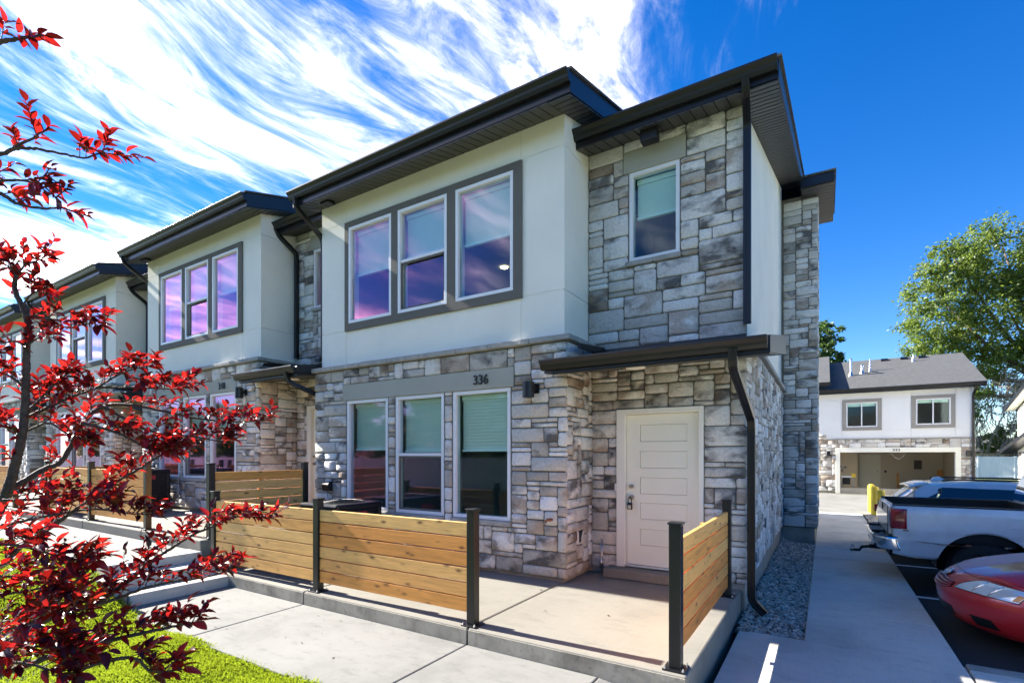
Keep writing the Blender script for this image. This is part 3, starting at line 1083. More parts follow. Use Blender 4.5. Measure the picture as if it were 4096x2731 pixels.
def open_room(parent, x0, x1, y0, y1, z0, z1):
    m = MB()
    m.poly([(x0, y1, z0), (x1, y1, z0), (x1, y1, z1), (x0, y1, z1)])
    m.poly([(x0, y0, z0), (x0, y1, z0), (x0, y1, z1), (x0, y0, z1)])
    m.poly([(x1, y0, z0), (x1, y1, z0), (x1, y1, z1), (x1, y0, z1)])
    m.poly([(x0, y0, z0), (x1, y0, z0), (x1, y1, z0), (x0, y1, z0)])
    m.poly([(x0, y0, z1), (x1, y0, z1), (x1, y1, z1), (x0, y1, z1)])
    return m.build('room', 'room', parent, fixn=False)


def townhouse(dx, dz, num, label, end=False, nstone=0, slats=True, seed=1, digits=True):
    rng = random.Random(seed)
    T = thing('townhouse', label, 'house', (-4.5 + dx, 5.9, .15 + dz), 'townhouses of the stone and stucco row')
    X = lambda x: x + dx
    Z = lambda z: z + dz
    xr = -.80 if end else -1.08           # right limit of the entry wall
    stones = []
    YB = 5.845                            # mortar face of the bay
    YE = 6.685                            # mortar face of the entry wall
    # ---- foundation
    bx('foundation', 'foundation', T, X(-7.73), X(-2.86), 5.875, 6.9, Z(0), Z(.25))
    bx('foundation', 'foundation', T, X(-2.86), X(xr - .03), 6.70, 7.2, Z(-.3), Z(.25))
    # ---- bay, lower storey in stone
    wins_l = [(-6.949, -5.978), (-5.804, -4.82), (-4.646, -3.651)]
    wz0, wz1 = .885, 2.715
    holes = [(X(a), X(b), Z(wz0), Z(wz1)) for a, b in wins_l]
    mb = MB()
    wall_grid(mb, X(-7.755), X(-2.825), Z(.22), Z(3.25), holes, lambda a, b, c, d: mb.box(a, b, YB, YB + .2, c, d))
    wall_grid(mb, 5.845 + .2, 6.685, Z(.22), Z(3.25), [], lambda a, b, c, d: mb.box(X(-3.0), X(-2.825), a, b, c, d))
    wall_grid(mb, 5.845 + .2, 7.2, Z(.22), Z(3.25), [], lambda a, b, c, d: mb.box(X(-7.755), X(-7.6), a, b, c, d))
    mb.build('wall', 'mortar', T)
    beam = (X(-7.03), X(-3.585), Z(2.728), Z(2.99))
    bx('header_beam', 'beam', T, beam[0], beam[1], YB - .035, YB + .01, beam[2] - .008, beam[3], bev=.006)
    sh = [(X(a) - .02, X(b) + .02, Z(.805), Z(2.73)) for a, b in wins_l] + [beam]
    mpf = lambda u, v, d: Vector((u, YB - d, v))
    for r in ashlar(X(-7.785), X(-2.797), Z(.20), Z(3.25), sh, rng=rng): stones.append((r, mpf))
    mps = lambda u, v, d: Vector((X(-2.825) + d, u, v))
    for r in ashlar(5.85, 6.675, Z(.20), Z(3.25), rng=rng): stones.append((r, mps))
    mpl = lambda u, v, d: Vector((X(-7.755) - d, u, v))
    for a, b in wins_l:
        bx('sill', 'ledge', T, X(a) - .015, X(b) + .015, YB - .06, YB + .02, Z(.812), Z(.880), bev=.008)
    for k, (a, b) in enumerate(wins_l):
        window(T, X(a), X(b), Z(wz0), Z(wz1), YB + .0, 'hung' if k == 1 else 'fixed', blind=(.44, .46, .455)[k], slats=slats)
    open_room(T, X(-7.5), X(-3.02), YB + .21, 9.6, Z(.30), Z(2.98))
    # ---- ledge
    xa = -7.80
    while xa < -2.72:
        xb = min(-2.715, xa + rng.uniform(.45, .72))
        if -2.715 - xb < .2: xb = -2.715
        bx('ledge_stone', 'ledge', T, X(xa) + .003, X(xb) - .003, 5.745, 5.905, Z(3.253), Z(3.325) + rng.uniform(-.004, .004), bev=.012)
        xa = xb
    ya = 5.91
    while ya < 6.62:
        yb = min(6.655, ya + .4)
        bx('ledge_stone', 'ledge', T, X(-2.86), X(-2.715), ya, yb - .005, Z(3.253), Z(3.325), bev=.012)
        ya = yb
    # ---- bay, upper storey in stucco panels
    YS = 5.90
    wins_u = [(-6.957, -5.938), (-5.80, -4.79), (-4.633, -3.628)]
    uz0, uz1 = 4.045, 5.695
    tx0, tx1, tz0, tz1 = -7.05, -3.495, 3.922, 5.79
    mb = MB()
    hu = [(X(a), X(b), Z(uz0), Z(uz1)) for a, b in wins_u]
    wall_grid(mb, X(-7.67), X(-2.90), Z(3.325), Z(6.30), hu, lambda a, b, c, d: mb.box(a, b, YS + .006, YS + .2, c, d))
    mb.box(X(-3.0), X(-2.885), YS + .2, 7.2, Z(3.325), Z(6.6))
    mb.box(X(-7.67), X(-7.55), YS + .2, 7.2, Z(3.325), Z(6.6))
    mb.build('upper_wall', 'stucco', T)
    g = .004
    cols = [(-7.69, tx0), (tx0, -3.52), (-3.52, -2.866)]
    rows = [(3.33, 3.942), (3.942, 5.815), (5.815, 6.235)]
    for i, (a, b) in enumerate(cols):
        for j, (c, d) in enumerate(rows):
            if i == 1 and j == 1: continue
            bx('stucco_panel', 'stucco', T, X(a) + (g if i else 0), X(b) - (g if i < 2 else 0), YS, YS + .03, Z(c) + g, Z(d) - g)
    for j, (c, d) in enumerate(((3.33, 3.942), (3.942, 5.815), (5.815, 6.45))):
        bx('stucco_panel', 'stucco', T, X(-2.9), X(-2.8665), YS + .031, 6.72, Z(c) + g, Z(d) - g)
        bx('stucco_panel', 'stucco', T, X(-7.69), X(-7.66), YS + .031, 7.2, Z(c) + g, Z(d) - g)
    mb = MB()
    wall_grid(mb, X(tx0), X(tx1), Z(tz0), Z(tz1), hu, lambda a, b, c, d: mb.box(a, b, YS - .035, YS + .0055, c, d))
    mb.build('window_trim', 'trim_grey', T)
    for k, (a, b) in enumerate(wins_u):
        window(T, X(a) + .002, X(b) - .002, Z(uz0) + .002, Z(uz1) - .002, YS - .02, 'hung' if k == 1 else 'fixed', blind=(.47, .43, .47)[k], slats=slats)
    open_room(T, X(-7.5), X(-3.02), YS + .21, 10.5, Z(3.42), Z(5.92))
    if end:
        m = MB(); m.lathe((X(-5.98), 9.3, Z(5.905)), [(.075, 0), (.075, -.006)], 16)
        m.build('downlight', 'lamp_glow', T)
    # ---- entry wall: stone over two storeys
    dh = (X(-2.433), X(-1.295), Z(.0), Z(2.41))
    ew = (X(-2.265), X(-1.595), Z(4.41), Z(5.615))
    mb = MB()
    wall_grid(mb, X(-2.83), X(xr - .025), Z(.22), Z(6.06), [dh, ew], lambda a, b, c, d: mb.box(a, b, YE, YE + .2, c, d))
    mb.build('entry_wall', 'mortar', T)
    mpe = lambda u, v, d: Vector((u, YE - d, v))
    hb = (X(-2.34), X(-1.515), Z(5.615), Z(5.905))
    for r in ashlar(X(-2.82), X(xr), Z(.22), Z(3.19), [dh], rng=rng): stones.append((r, mpe))
    for r in ashlar(X(-2.86), X(xr), Z(3.19), Z(6.04), [(ew[0] - .01, ew[1] + .01, ew[2] - .07, ew[3]), hb], cell=.076, rng=rng): stones.append((r, mpe))
    bx('header_beam', 'beam', T, hb[0], hb[1], YE - .035, YE + .01, hb[2] + .002, hb[3], bev=.006)
    bx('sill', 'ledge', T, ew[0] - .03, X(-1.93) - .002, YE - .06, YE + .02, ew[2] - .066, ew[2] - .004, bev=.008)
    bx('sill', 'ledge', T, X(-1.93) + .002, ew[1] + .02, YE - .06, YE + .02, ew[2] - .066, ew[2] - .004, bev=.008)
    window(T, ew[0], ew[1], ew[2], ew[3], YE, 'fixed', blind=.46, slats=slats)
    open_room(T, X(-2.75), X(xr - .1), YE + .21, 9.5, Z(3.42), Z(5.92))
    # ---- door
    fm = MB()
    fx0, fx1, fz1 = X(-2.433), X(-1.295), Z(2.41)
    dx0, dx1, dzt, dz0 = X(-2.309), X(-1.353), Z(2.338), Z(.31)
    fm.box(fx0, dx0 + .0, YE - .06, YE + .05, Z(.245), fz1)
    fm.box(dx1, fx1, YE - .06, YE + .05, Z(.245), fz1)
    fm.box(dx0, dx1, YE - .06, YE + .05, dzt, fz1)
    df = fm.build('door_frame', 'trimwhite', T, bev=.008)
    bx('threshold', 'steel', df, dx0, dx1, YE - .075, YE + .06, Z(.285), Z(.306), bev=.004)
    dm = MB()
    ph = [(X(-2.121), X(-1.507), Z(a), Z(b)) for a, b in ((1.968, 2.195), (1.615, 1.839), (1.269, 1.489), (.927, 1.148), (.575, .796))]
    wall_grid(dm, dx0 + .004, dx1 - .004, dz0, dzt - .004, ph, lambda a, b, c, d: dm.box(a, b, YE + .012, YE + .05, c, d))
    door = dm.build('door', 'door', T)
    for a, b, c, d in ph: bx('door_panel', 'door', door, a + .003, b - .003, YE + .021, YE + .05, c + .003, d - .003, bev=.004)
    for zz, r in ((1.364, .030), (1.217, .033)):
        m = MB(); m.lathe((X(-2.236), YE + .012, Z(zz)), [(r, 0), (r, -.012), (r * .55, -.016), (r * .55, -.035), (r * .8, -.040), (r * .8, -.055), (r * .3, -.058)], 20, 'Y')
        m.build('deadbolt' if zz > 1.3 else 'knob', 'brass', door, smooth=True, angle=40)
    bx('doorbell', 'vinyl', T, X(-2.46), X(-2.436), YE - .055, YE - .03, Z(1.30), Z(1.40), bev=.004)
    # ---- entry roof, bay roof
    SL = .29
    def roof(x0, x1, y0, zb, th, yr, name):
        m = MB()
        m.prism([(x0, y0, zb), (x0, y0, zb + th), (x0, yr, zb + th + SL * (yr - y0)), (x0, 19.6, zb + th - .02), (x0, 19.6, zb - .02), (x0, yr, zb + SL * (yr - y0))], (x1 - x0, 0, 0))
        o = m.build(name, 'fascia', T, bev=.004)
        m = MB()
        e = .03
        m.prism([(x0 - e, y0 - .04, zb + th + .004 - .04 * SL), (x0 - e, y0 - .04, zb + th + .03 - .04 * SL), (x0 - e, yr, zb + th + .034 + SL * (yr - y0)), (x0 - e, 19.6, zb + th + .01), (x0 - e, 19.6, zb + th - .016), (x0 - e, yr, zb + th + .008 + SL * (yr - y0))], (x1 - x0 + 2 * e, 0, 0))
        m.build('shingles', 'shingle', o)
        return o
    erx = -.43 if end else -1.10
    roof(X(-2.95), X(erx), 6.25, Z(5.935), .215, 13.4, 'roof')
    gutter(T, X(-2.97), X(erx - .01), 6.248, Z(6.13))
    soffit_row(T, X(-2.90), X(xr if not end else -.83), 6.258, Z(5.918), 6.68, Z(6.035))
    roof(X(-7.86), X(-2.56), 5.43, Z(6.085), .255, 13.4, 'roof')
    gutter(T, X(-7.88), X(-2.55), 5.428, Z(6.315))
    soffit_row(T, X(-7.84), X(-2.87), 5.438, Z(6.068), 5.905, Z(6.205))
    soffit_side(T, X(-2.868), X(-2.575), 5.44, Z(6.068), 7.6, Z(6.068 + SL * 2.16))
    bx('soffit_vent', 'black_plastic', T, X(-7.35), X(-7.15), 5.60, 5.75, Z(6.085), Z(6.14))
    if end:
        soffit_side(T, X(-.838), X(-.445), 6.262, Z(5.918), 12.6, Z(5.918 + SL * 6.34))
        bx('soffit_lamp', 'black_plastic', T, X(-2.02), X(-1.80), 6.36, 6.50, Z(5.80), Z(5.96), bev=.015)
    # ---- porch roof
    px1 = -.45 if end else -1.085
    pm = MB()
    zq = lambda y: 2.785 + .16 * (y - 5.47)
    zt = lambda y: 2.955 + .20 * (y - 5.47)
    def pslab(x0, x1, y0, y1, m=pm):
        m.prism([(X(x0), y0, Z(zq(y0))), (X(x0), y0, Z(zt(y0))), (X(x0), y1, Z(zt(y1))), (X(x0), y1, Z(zq(y1)))], (x1 - x0, 0, 0))
    pslab(-2.93, -2.792, 5.47, 5.79)
    pslab(-2.79, (-.80 if end else px1), 5.47, 6.64)
    if end: pslab(-.798, px1, 5.47, 7.75)
    pr_ = pm.build('porch_roof', 'fascia', T)
    gutter(T, X(-2.95), X(px1 - .02), 5.466, Z(2.94), h=.12, d=.115)
    # porch soffit: boards along the porch
    nb = 9
    for k in range(nb):
        ya, yb = 5.50 + 1.13 * k / nb, 5.50 + 1.13 * (k + 1) / nb - .012
        m = MB()
        x0_, x1_ = (-2.92 if yb < 5.78 else -2.79), px1 - .01
        m.prism([(X(x0_), ya, Z(zq(ya) - .014)), (X(x1_), ya, Z(zq(ya) - .014)), (X(x1_), yb, Z(zq(yb) - .014)), (X(x0_), yb, Z(zq(yb) - .014))], (0, 0, .010))
        m.build('porch_soffit_board', 'soffit', pr_)
    m = MB(); m.lathe((X(-1.95), 5.98, Z(zq(5.98) - .017)), [(.12, 0), (.115, -.012), (.06, -.022)], 24)
    m.build('porch_light', 'trimwhite', T, smooth=True, angle=40)
    m = MB(); m.prism([(X(-2.62), 5.76, Z(3.12)), (X(-2.62), 5.80, Z(3.19)), (X(-2.62), 6.63, Z(3.28)), (X(-2.62), 6.63, Z(3.18))], (0.02, 0, 0))
    m.box(X(-2.79), X(xr), 6.62, 6.65, Z(3.17), Z(3.25))
    m.build('flashing', 'metal_black', T)
    # ---- downspouts
    downspout(T, [(X(-7.70), 5.36, Z(6.19)), (X(-7.72), 5.40, Z(6.05)), (X(-7.735), 5.93, Z(5.72)), (X(-7.735), 5.96, Z(5.6)), (X(-7.735), 5.96, Z(3.62)), (X(-7.76), 5.90, Z(3.5))], w=.055, d=.075)
    if end:
        downspout(T, [(X(-.757), 6.19, Z(6.03)), (X(-.76), 6.24, Z(5.90)), (X(-.79), 6.60, Z(5.74)), (X(-.79), 6.605, Z(5.6)), (X(-.79), 6.605, Z(3.36))], w=.085, d=.06)
        downspout(T, [(X(-.775), 5.41, Z(2.85)), (X(-.785), 5.45, Z(2.68)), (X(-.745), 6.56, Z(2.22)), (X(-.745), 6.60, Z(2.1)), (X(-.745), 6.60, Z(.06)), (X(-.60), 6.61, Z(-.08))], w=.085, d=.06)
    else:
        downspout(T, [(X(-2.84), 6.19, Z(6.03)), (X(-2.83), 6.26, Z(5.9)), (X(-2.74), 6.60, Z(5.62)), (X(-2.74), 6.605, Z(5.4)), (X(-2.74), 6.605, Z(3.42))], w=.085, d=.06)
        downspout(T, [(X(-1.35), 5.41, Z(2.85)), (X(-1.33), 5.46, Z(2.68)), (X(-1.12), 6.10, Z(2.42)), (X(-1.11), 6.16, Z(2.2))], w=.085, d=.06)
    # ---- house number
    if digits:
        text_mesh('house_number', num, .19, 'numeral', T, (X(-4.125), YB - .046, Z(2.790)), (rad(90), 0, 0), .008, .93)
    # ---- bulk of the house behind the facade
    mb = MB()
    mb.box(X(-7.55), X(-.90), 10.7, 19.3, Z(-.3), Z(6.0))
    mb.build('rear_body', 'stucco', T)
    if end:
        XS = -.825
        mb = MB(); mb.box(-1.1, XS, 6.89, 12.95, .18, 3.20); mb.build('end_wall', 'mortar', T)
        bx('foundation', 'foundation', T, -1.1, -.84, 6.72, 12.9, -.35, .24)
        mpr = lambda u, v, d: Vector((XS + d, u, v))
        for r in ashlar(6.69, 12.88, .22, 3.20, rng=rng): stones.append((r, mpr))
        ya = 7.0
        while ya < 12.85:
            yb = min(12.88, ya + .62)
            bx('ledge_stone', 'ledge', T, -.86, -.735, ya, yb - .005, 3.203, 3.275, bev=.012)
            ya = yb
        m = MB()
        m.prism([(-.84, 6.70, 3.278), (-.84, 12.95, 3.278), (-.84, 12.95, 6.03 + SL * 6.25), (-.84, 6.70, 6.03)], (-.2, 0, 0))
        m.build('stucco_panel', 'stucco', T)
        # stone pier with its own small roof
        PX0, PX1, PY0, PY1 = -.86, -.155, 12.925, 14.6
        pier = bx('pier', 'mortar', T, PX0, PX1, PY0, PY1, .18, 7.55)
        bx('foundation', 'foundation', T, -.84, -.19, 12.95, 14.5, -.4, .22)
        ps = []
        mpa = lambda u, v, d: Vector((u, PY0 - d, v))
        mpb = lambda u, v, d: Vector((PX1 + d, u, v))
        for r in ashlar(-.80, -.127, .20, 7.46, rng=rng): ps.append((r, mpa))
        for r in ashlar(12.93, 14.6, .20, 7.46, rng=rng): ps.append((r, mpb))
        stones_to_parts(ps, pier, 110, rng)
        m = MB()
        m.box(-.44, .17, 12.42, 14.6, 7.50, 7.70)
        sr = m.build('pier_roof', 'fascia', T, bev=.006)
        m = MB(); m.box(-.47, .20, 12.38, 14.64, 7.703, 7.735); m.build('shingles', 'shingle', sr)
        n = 14
        for k in range(n):
            ya = 12.46 + 2.1 * k / n
            bx('soffit_board', 'soffit', sr, -.42, .15, ya, ya + 2.1 / n - .012, 7.485, 7.497)
        # little things on the wall
        m = MB()
        m.tube([(-2.64, 6.62, .13), (-2.64, 6.62, .62)], .012, 8)
        m.tube([(-2.64, 6.60, .25), (-2.64, 6.60, .36)], .024, 10)
        m.build('gas_pipe', 'steel', T, smooth=True)
        m = MB()
        m.tube([(-3.0, 5.83, .955), (-3.0, 5.77, .955)], .018, 8)
        m.tube([(-3.0, 5.775, .955), (-3.05, 5.745, .955)], .022, 8)
        m.tube([(-3.05, 5.745, .955), (-3.058, 5.74, .915)], .016, 8)
        m.build('spigot', 'rust', T, smooth=True)
        m = MB(); m.box(-2.80, -2.792, 6.20, 6.32, .62, .78); m.build('outlet_cover', 'black_plastic', T, bev=.004)
    stones_to_parts(stones, T, nstone, rng)
    return T


townhouse(0, 0, '336', 'end townhouse numbered 336 with stone pier and white front door', end=True, nstone=300, seed=3)
townhouse(-6.70, .40, '340', 'second townhouse of the row, numbered 340, between 336 and the units behind the plum tree', nstone=170, seed=4)
townhouse(-13.38, .40, '344', 'third townhouse of the row, partly behind the red plum leaves', nstone=0, slats=False, seed=5, digits=False)
townhouse(-20.06, .40, '348', 'leftmost townhouse of the row, at the left edge behind the plum trunk', nstone=0, slats=False, seed=6, digits=False)


# ---- wall lamps
def wall_lamp(dx, dz, label):
    T = thing('wall_lamp', label, 'lamp', (-3.2 + dx, 5.81, 2.66 + dz), 'black cylinder lamps on the house fronts')
    m = MB(); m.lathe((-3.29 + dx, 5.70, 2.54 + dz), [(.072, 0), (.078, .004), (.078, .203), (.066, .203), (.066, .16)], 28)
    m.build('lamp_shade', 'metal_black', T, smooth=True, angle=40)
    m = MB(); m.box(-3.275 + dx, -3.215 + dx, 5.69, 5.80, 2.625 + dz, 2.70 + dz); m.box(-3.27 + dx, -3.185 + dx, 5.795, 5.815, 2.60 + dz, 2.725 + dz)
    m.build('bracket', 'metal_black', T, bev=.004)


wall_lamp(0, 0, 'black cylinder wall lamp on the end house, beside its white door')
wall_lamp(-6.70, .40, 'black cylinder wall lamp on the second house, left of its porch')
wall_lamp(-13.38, .40, 'black cylinder wall lamp behind the plum tree, on the third house')


# ---- lock box on the door knob
T = thing('lock_box', 'grey and black key lock box hanging from the knob of door 336', 'lock box', (-2.24, 6.62, 1.06))
m = MB(); m.box(-2.275, -2.205, 6.60, 6.64, 1.055, 1.15); m.build('case', 'black_plastic', T, bev=.012)
m = MB(); m.box(-2.262, -2.218, 6.594, 6.602, 1.065, 1.115); m.build('dial_plate', 'steel', T, bev=.003)
m = MB(); m.tube([(-2.265, 6.62, 1.145), (-2.262, 6.62, 1.20), (-2.24, 6.62, 1.225), (-2.218, 6.62, 1.20), (-2.215, 6.62, 1.145)], .006, 8); m.build('shackle', 'black_plastic', T, smooth=True)

# ---- electric disconnect
T = thing('disconnect_box', 'black electric disconnect box on the stone above the air conditioner of 336', 'electric box', (-7.37, 5.8, 1.2))
m = MB(); m.prism([(-7.45, 5.80, 1.17), (-7.45, 5.72, 1.17), (-7.45, 5.70, 1.28), (-7.45, 5.74, 1.335), (-7.45, 5.80, 1.335)], (.17, 0, 0)); m.build('case', 'black_plastic', T, bev=.008)
m = MB(); m.tube([(-7.38, 5.76, 1.18), (-7.38, 5.77, .95), (-7.3, 5.74, .6)], .014, 8); m.build('conduit', 'steel', T, smooth=True)


# ---- air conditioners
def aircon(x0, y0, z0, label, w=.83, d=.85, h=.95):
    T = thing('air_conditioner', label, 'air conditioner', (x0 + w / 2, y0 + d / 2, z0), 'air conditioners on the patios')
    m = MB(); m.box(x0 - .03, x0 + w + .03, y0 - .03, y0 + d + .03, z0, z0 + .04); m.build('pad', 'concrete_patio', T, bev=.008)
    m = MB(); m.box(x0 + .03, x0 + w - .03, y0 + .03, y0 + d - .03, z0 + .04, z0 + h - .06); m.build('coil', 'grille', T)
    for xa in (x0, x0 + w - .06):
        for ya in (y0, y0 + d - .06): bx('corner_post', 'metal_black', T, xa, xa + .06, ya, ya + .06, z0 + .04, z0 + h - .09, bev=.01)
    n = 15
    s1 = s2 = None
    for k in range(n):
        z = z0 + .08 + (h - .22) * k / (n - 1)
        if s1 is None:
            m = MB()
            for xa, xb, ya, yb in ((x0 + .06, x0 + w - .06, y0, y0 + .022), (x0 + .06, x0 + w - .06, y0 + d - .022, y0 + d), (x0, x0 + .022, y0 + .06, y0 + d - .06), (x0 + w - .022, x0 + w, y0 + .06, y0 + d - .06)):
                m.box(xa, xb, ya, yb, z - .011, z + .011)
            s1 = m.build('louver', 'metal_black', T, origin=(x0, y0, z))
        else:
            inst('louver', s1, T, (x0, y0, z))
    m = MB()
    m.box(x0 - .012, x0 + w + .012, y0 - .012, y0 + d + .012, z0 + h - .10, z0 + h - .02)
    top = m.build('top_cover', 'metal_black', T, bev=.03)
    m = MB()
    for k in range(9):
        r = .06 + .28 * k / 8
        m.tube([(x0 + w / 2 + r * math.cos(a * math.pi / 14), y0 + d / 2 + r * math.sin(a * math.pi / 14), z0 + h + .012 - .03 * (r / .34) ** 2) for a in range(29)], .004, 5, cap=False)
    for k in range(8):
        a = k * math.pi / 4
        m.tube([(x0 + w / 2, y0 + d / 2, z0 + h + .014), (x0 + w / 2 + .35 * math.cos(a), y0 + d / 2 + .35 * math.sin(a), z0 + h - .018)], .005, 5)
    m.build('fan_guard', 'metal_black', top, smooth=True)
    m = MB(); m.box(x0 + w - .001, x0 + w + .004, y0 + .22, y0 + .55, z0 + h - .24, z0 + h - .15); m.build('label_sticker', 'sticker_red', T)


aircon(-6.70, 4.75, .15, 'black air conditioner behind the front slat fence of 336')
aircon(-13.40, 4.75, .55, 'black air conditioner behind the slat fence of 340, seen past the plum leaves')

# ================================================================== cedar slat fences
FG = 'cedar slat fences with black posts'


def slat_fence(label, p0, p1, z0, nb, ends=(True, True), seed=0):
    """fence from p0 to p1 (x, y), nb bays; posts at every bay end"""
    p0, p1 = Vector((*p0, 0)), Vector((*p1, 0))
    T = thing('slat_fence', label, 'fence', (p0.x, p0.y, z0), FG)
    d = (p1 - p0); L = d.length; d.normalize()
    nrm = Vector((-d.y, d.x, 0))
    ang = math.atan2(d.y, d.x)
    hw = .045
    src = None
    for k in range(nb + 1):
        if (k == 0 and not ends[0]) or (k == nb and not ends[1]): continue
        c = p0 + d * (L * k / nb)
        m = MB()
        m.box(-hw, hw, -hw, hw, .012, 1.105); m.box(-hw - .009, hw + .009, -hw - .009, hw + .009, 1.105, 1.122)
        m.v = [(c.x + a * d.x - b * d.y, c.y + a * d.y + b * d.x, z0 + z) for a, b, z in m.v]
        po = m.build('post', 'metal_black', T, bev=.005)
        m = MB(); m.box(-.085, .085, -.085, .085, .001, .013)
        m.v = [(c.x + a * d.x - b * d.y, c.y + a * d.y + b * d.x, z0 + z) for a, b, z in m.v]
        m.build('base_plate', 'metal_black', po, bev=.003)
        for a in (-.068, .068):
            for b in (-.068, .068):
                q = (c.x + a, c.y + b, z0 + .013)
                if src is None:
                    m = MB(); m.lathe(q, [(.010, 0), (.010, .008), (.006, .010), (.006, .022)], 8)
                    src = m.build('bolt', 'steel', po, smooth=True, angle=30, origin=q)
                else:
                    inst('bolt', src, po, q)
    rg = random.Random(seed)
    for k in range(nb):
        a = p0 + d * (L * k / nb + hw + .002); b = p0 + d * (L * (k + 1) / nb - hw - .002)
        c, ln = (a + b) / 2, (b - a).length
        src = None
        for j in range(6):
            zc = z0 + .118 + .067 + .1462 * j
            if src is None:
                m = MB(); m.box(-ln / 2, ln / 2, -.018, .018, -.0675, .0675)
                m.v = [(x + c.x, y + c.y, z + zc) for x, y, z in m.v]
                src = m.build('slat', 'cedar', T, origin=(c.x, c.y, zc), bev=.004)
                o = src
            else:
                o = inst('slat', src, T, (c.x, c.y, zc))
            o.rotation_euler = (rg.uniform(-.006, .006), rg.uniform(-.0012, .0012), ang)
        q = c + nrm * .037
        m = MB(); m.box(-.43, .43, -.018, .018, -.04, .04)
        m.v = [(x + q.x, y + q.y, z + z0 + .55) for x, y, z in m.v]
        o = m.build('batten', 'cedar', T, origin=(q.x, q.y, z0 + .55), bev=.003)
        o.rotation_euler = (0, rad(90), ang) if abs(d.x) > .5 else (rad(90), rad(90), 0)
    return T


slat_fence('cedar slat fence with three black posts along the front of patio 336', (-7.50, 3.93), (-2.885, 3.93), .15, 2, seed=1)
slat_fence('short cedar slat fence at the right side of patio 336, nearest the pavement', (-.97, 3.945), (-.97, 6.30), .15, 1, seed=2)
slat_fence('cedar slat fence between patios 336 and 340, running to the stone wall', (-7.80, 4.02), (-7.80, 5.62), .55, 1, seed=3)
slat_fence('cedar slat fence along the front of patio 340, behind the plum tree', (-14.2, 3.93), (-9.60, 3.93), .55, 2, seed=4)
slat_fence('cedar slat fence between patios 340 and 344, far behind the plum tree', (-14.45, 4.02), (-14.45, 5.62), .55, 1, seed=5)
slat_fence('farthest cedar slat fence, along the front of patio 344 at the left edge', (-20.9, 3.93), (-16.3, 3.93), .55, 2, seed=6)

# ================================================================== rear townhouse 333 with open garage
rng = random.Random(21)
FY = 31.8
T = thing('rear_townhouse', 'rear white stucco townhouse numbered 333 with its garage open', 'house', (3, FY, -.2))
bx('foundation', 'foundation', T, -3.4, 6.0, FY + .05, FY + .5, -.3, .1)
gar = (.48, 5.53, -.22, 2.2)
mb = MB(); wall_grid(mb, -3.5, 6.02, -.1, 2.62, [gar], lambda a, b, c, d: mb.box(a, b, FY, FY + .2, c, d)); mb.build('wall', 'mortar', T)
sts = []
mpf = lambda u, v, d: Vector((u, FY - d, v))
for r in ashlar(-1.0, 6.06, -.1, 2.62, [gar], cell=.085, rng=rng): sts.append((r, mpf))
for r in ashlar(-1.0, .06, 2.62, 2.92, cell=.085, rng=rng): sts.append((r, mpf))
mpr2 = lambda u, v, d: Vector((6.02 + d, u, v))
for r in ashlar(FY, FY + 3, -.1, 2.62, cell=.1, rng=rng): sts.append((r, mpr2))
stones_to_parts(sts, T, 140, rng)
bx('ledge', 'ledge', T, .07, 6.1, FY - .06, FY + .05, 2.625, 2.68, bev=.01)
w1, w2 = (.95, 2.29, 3.27, 4.55), (3.83, 5.16, 3.31, 4.59)
mb = MB(); wall_grid(mb, -3.5, 6.0, 2.62, 5.05, [w1, w2], lambda a, b, c, d: mb.box(a, b, FY + .04, FY + .2, c, d)); mb.build('upper_wall', 'stucco_white', T)
bx('end_wall', 'stucco_white', T, 5.85, 6.0, FY + .2, 41, -.2, 5.3)
xs = [-1.5, .78, 2.46, 3.66, 5.325, 6.004]
zs = [2.62, 3.1, 4.72, 5.04]
for a, b in zip(xs, xs[1:]):
    for c, d in zip(zs, zs[1:]):
        if (c, d) == (3.1, 4.72) and (a, b) in ((.78, 2.46), (3.66, 5.325)): continue
        bx('stucco_panel', 'stucco_white', T, a + .006, b - .006, FY + .02, FY + .045, c + .006, d - .006)
for w, o in ((w1, (.78, 2.46, 3.1, 4.71)), (w2, (3.66, 5.325, 3.15, 4.75))):
    mb = MB(); wall_grid(mb, o[0], o[1], o[2], o[3], [w], lambda a, b, c, d: mb.box(a, b, FY - .03, FY + .019, c, d)); mb.build('window_trim', 'trim_far', T)
    window(T, w[0], w[1], w[2], w[3], FY + .0, 'slider', blind=.09, slats=False, fr=.06)
    open_room(T, w[0] - .5, w[1] + .5, FY + .21, FY + 3.5, 2.8, 5.0)
# garage
gm = MB()
gm.box(.48, .68, FY - .05, FY + .2, -.2, 2.2); gm.box(5.32, 5.53, FY - .05, FY + .2, -.2, 2.2); gm.box(.68, 5.32, FY - .05, FY + .2, 1.96, 2.2)
gm.build('garage_frame', 'trimwhite', T, bev=.01)
text_mesh('house_number', '333', .17, 'numeral', T, (3.05, FY - .062, 2.02), (rad(90), 0, 0), .006, 1.25)
gx0, gx1, gy1 = .3, 5.75, 37.5
m = MB()
m.poly([(gx0, gy1, -.2), (gx1, gy1, -.2), (gx1, gy1, 2.6), (gx0, gy1, 2.6)])
m.poly([(gx0, FY + .2, -.2), (gx0, gy1, -.2), (gx0, gy1, 2.6), (gx0, FY + .2, 2.6)])
m.poly([(gx1, FY + .2, -.2), (gx1, gy1, -.2), (gx1, gy1, 2.6), (gx1, FY + .2, 2.6)])
m.poly([(gx0, FY + .2, 2.6), (gx1, FY + .2, 2.6), (gx1, gy1, 2.6), (gx0, gy1, 2.6)])
m.build('garage_room', 'drywall', T, fixn=False)
bx('partition', 'drywall', T, .3, 1.62, 36.0, 36.1, -.2, 2.6)
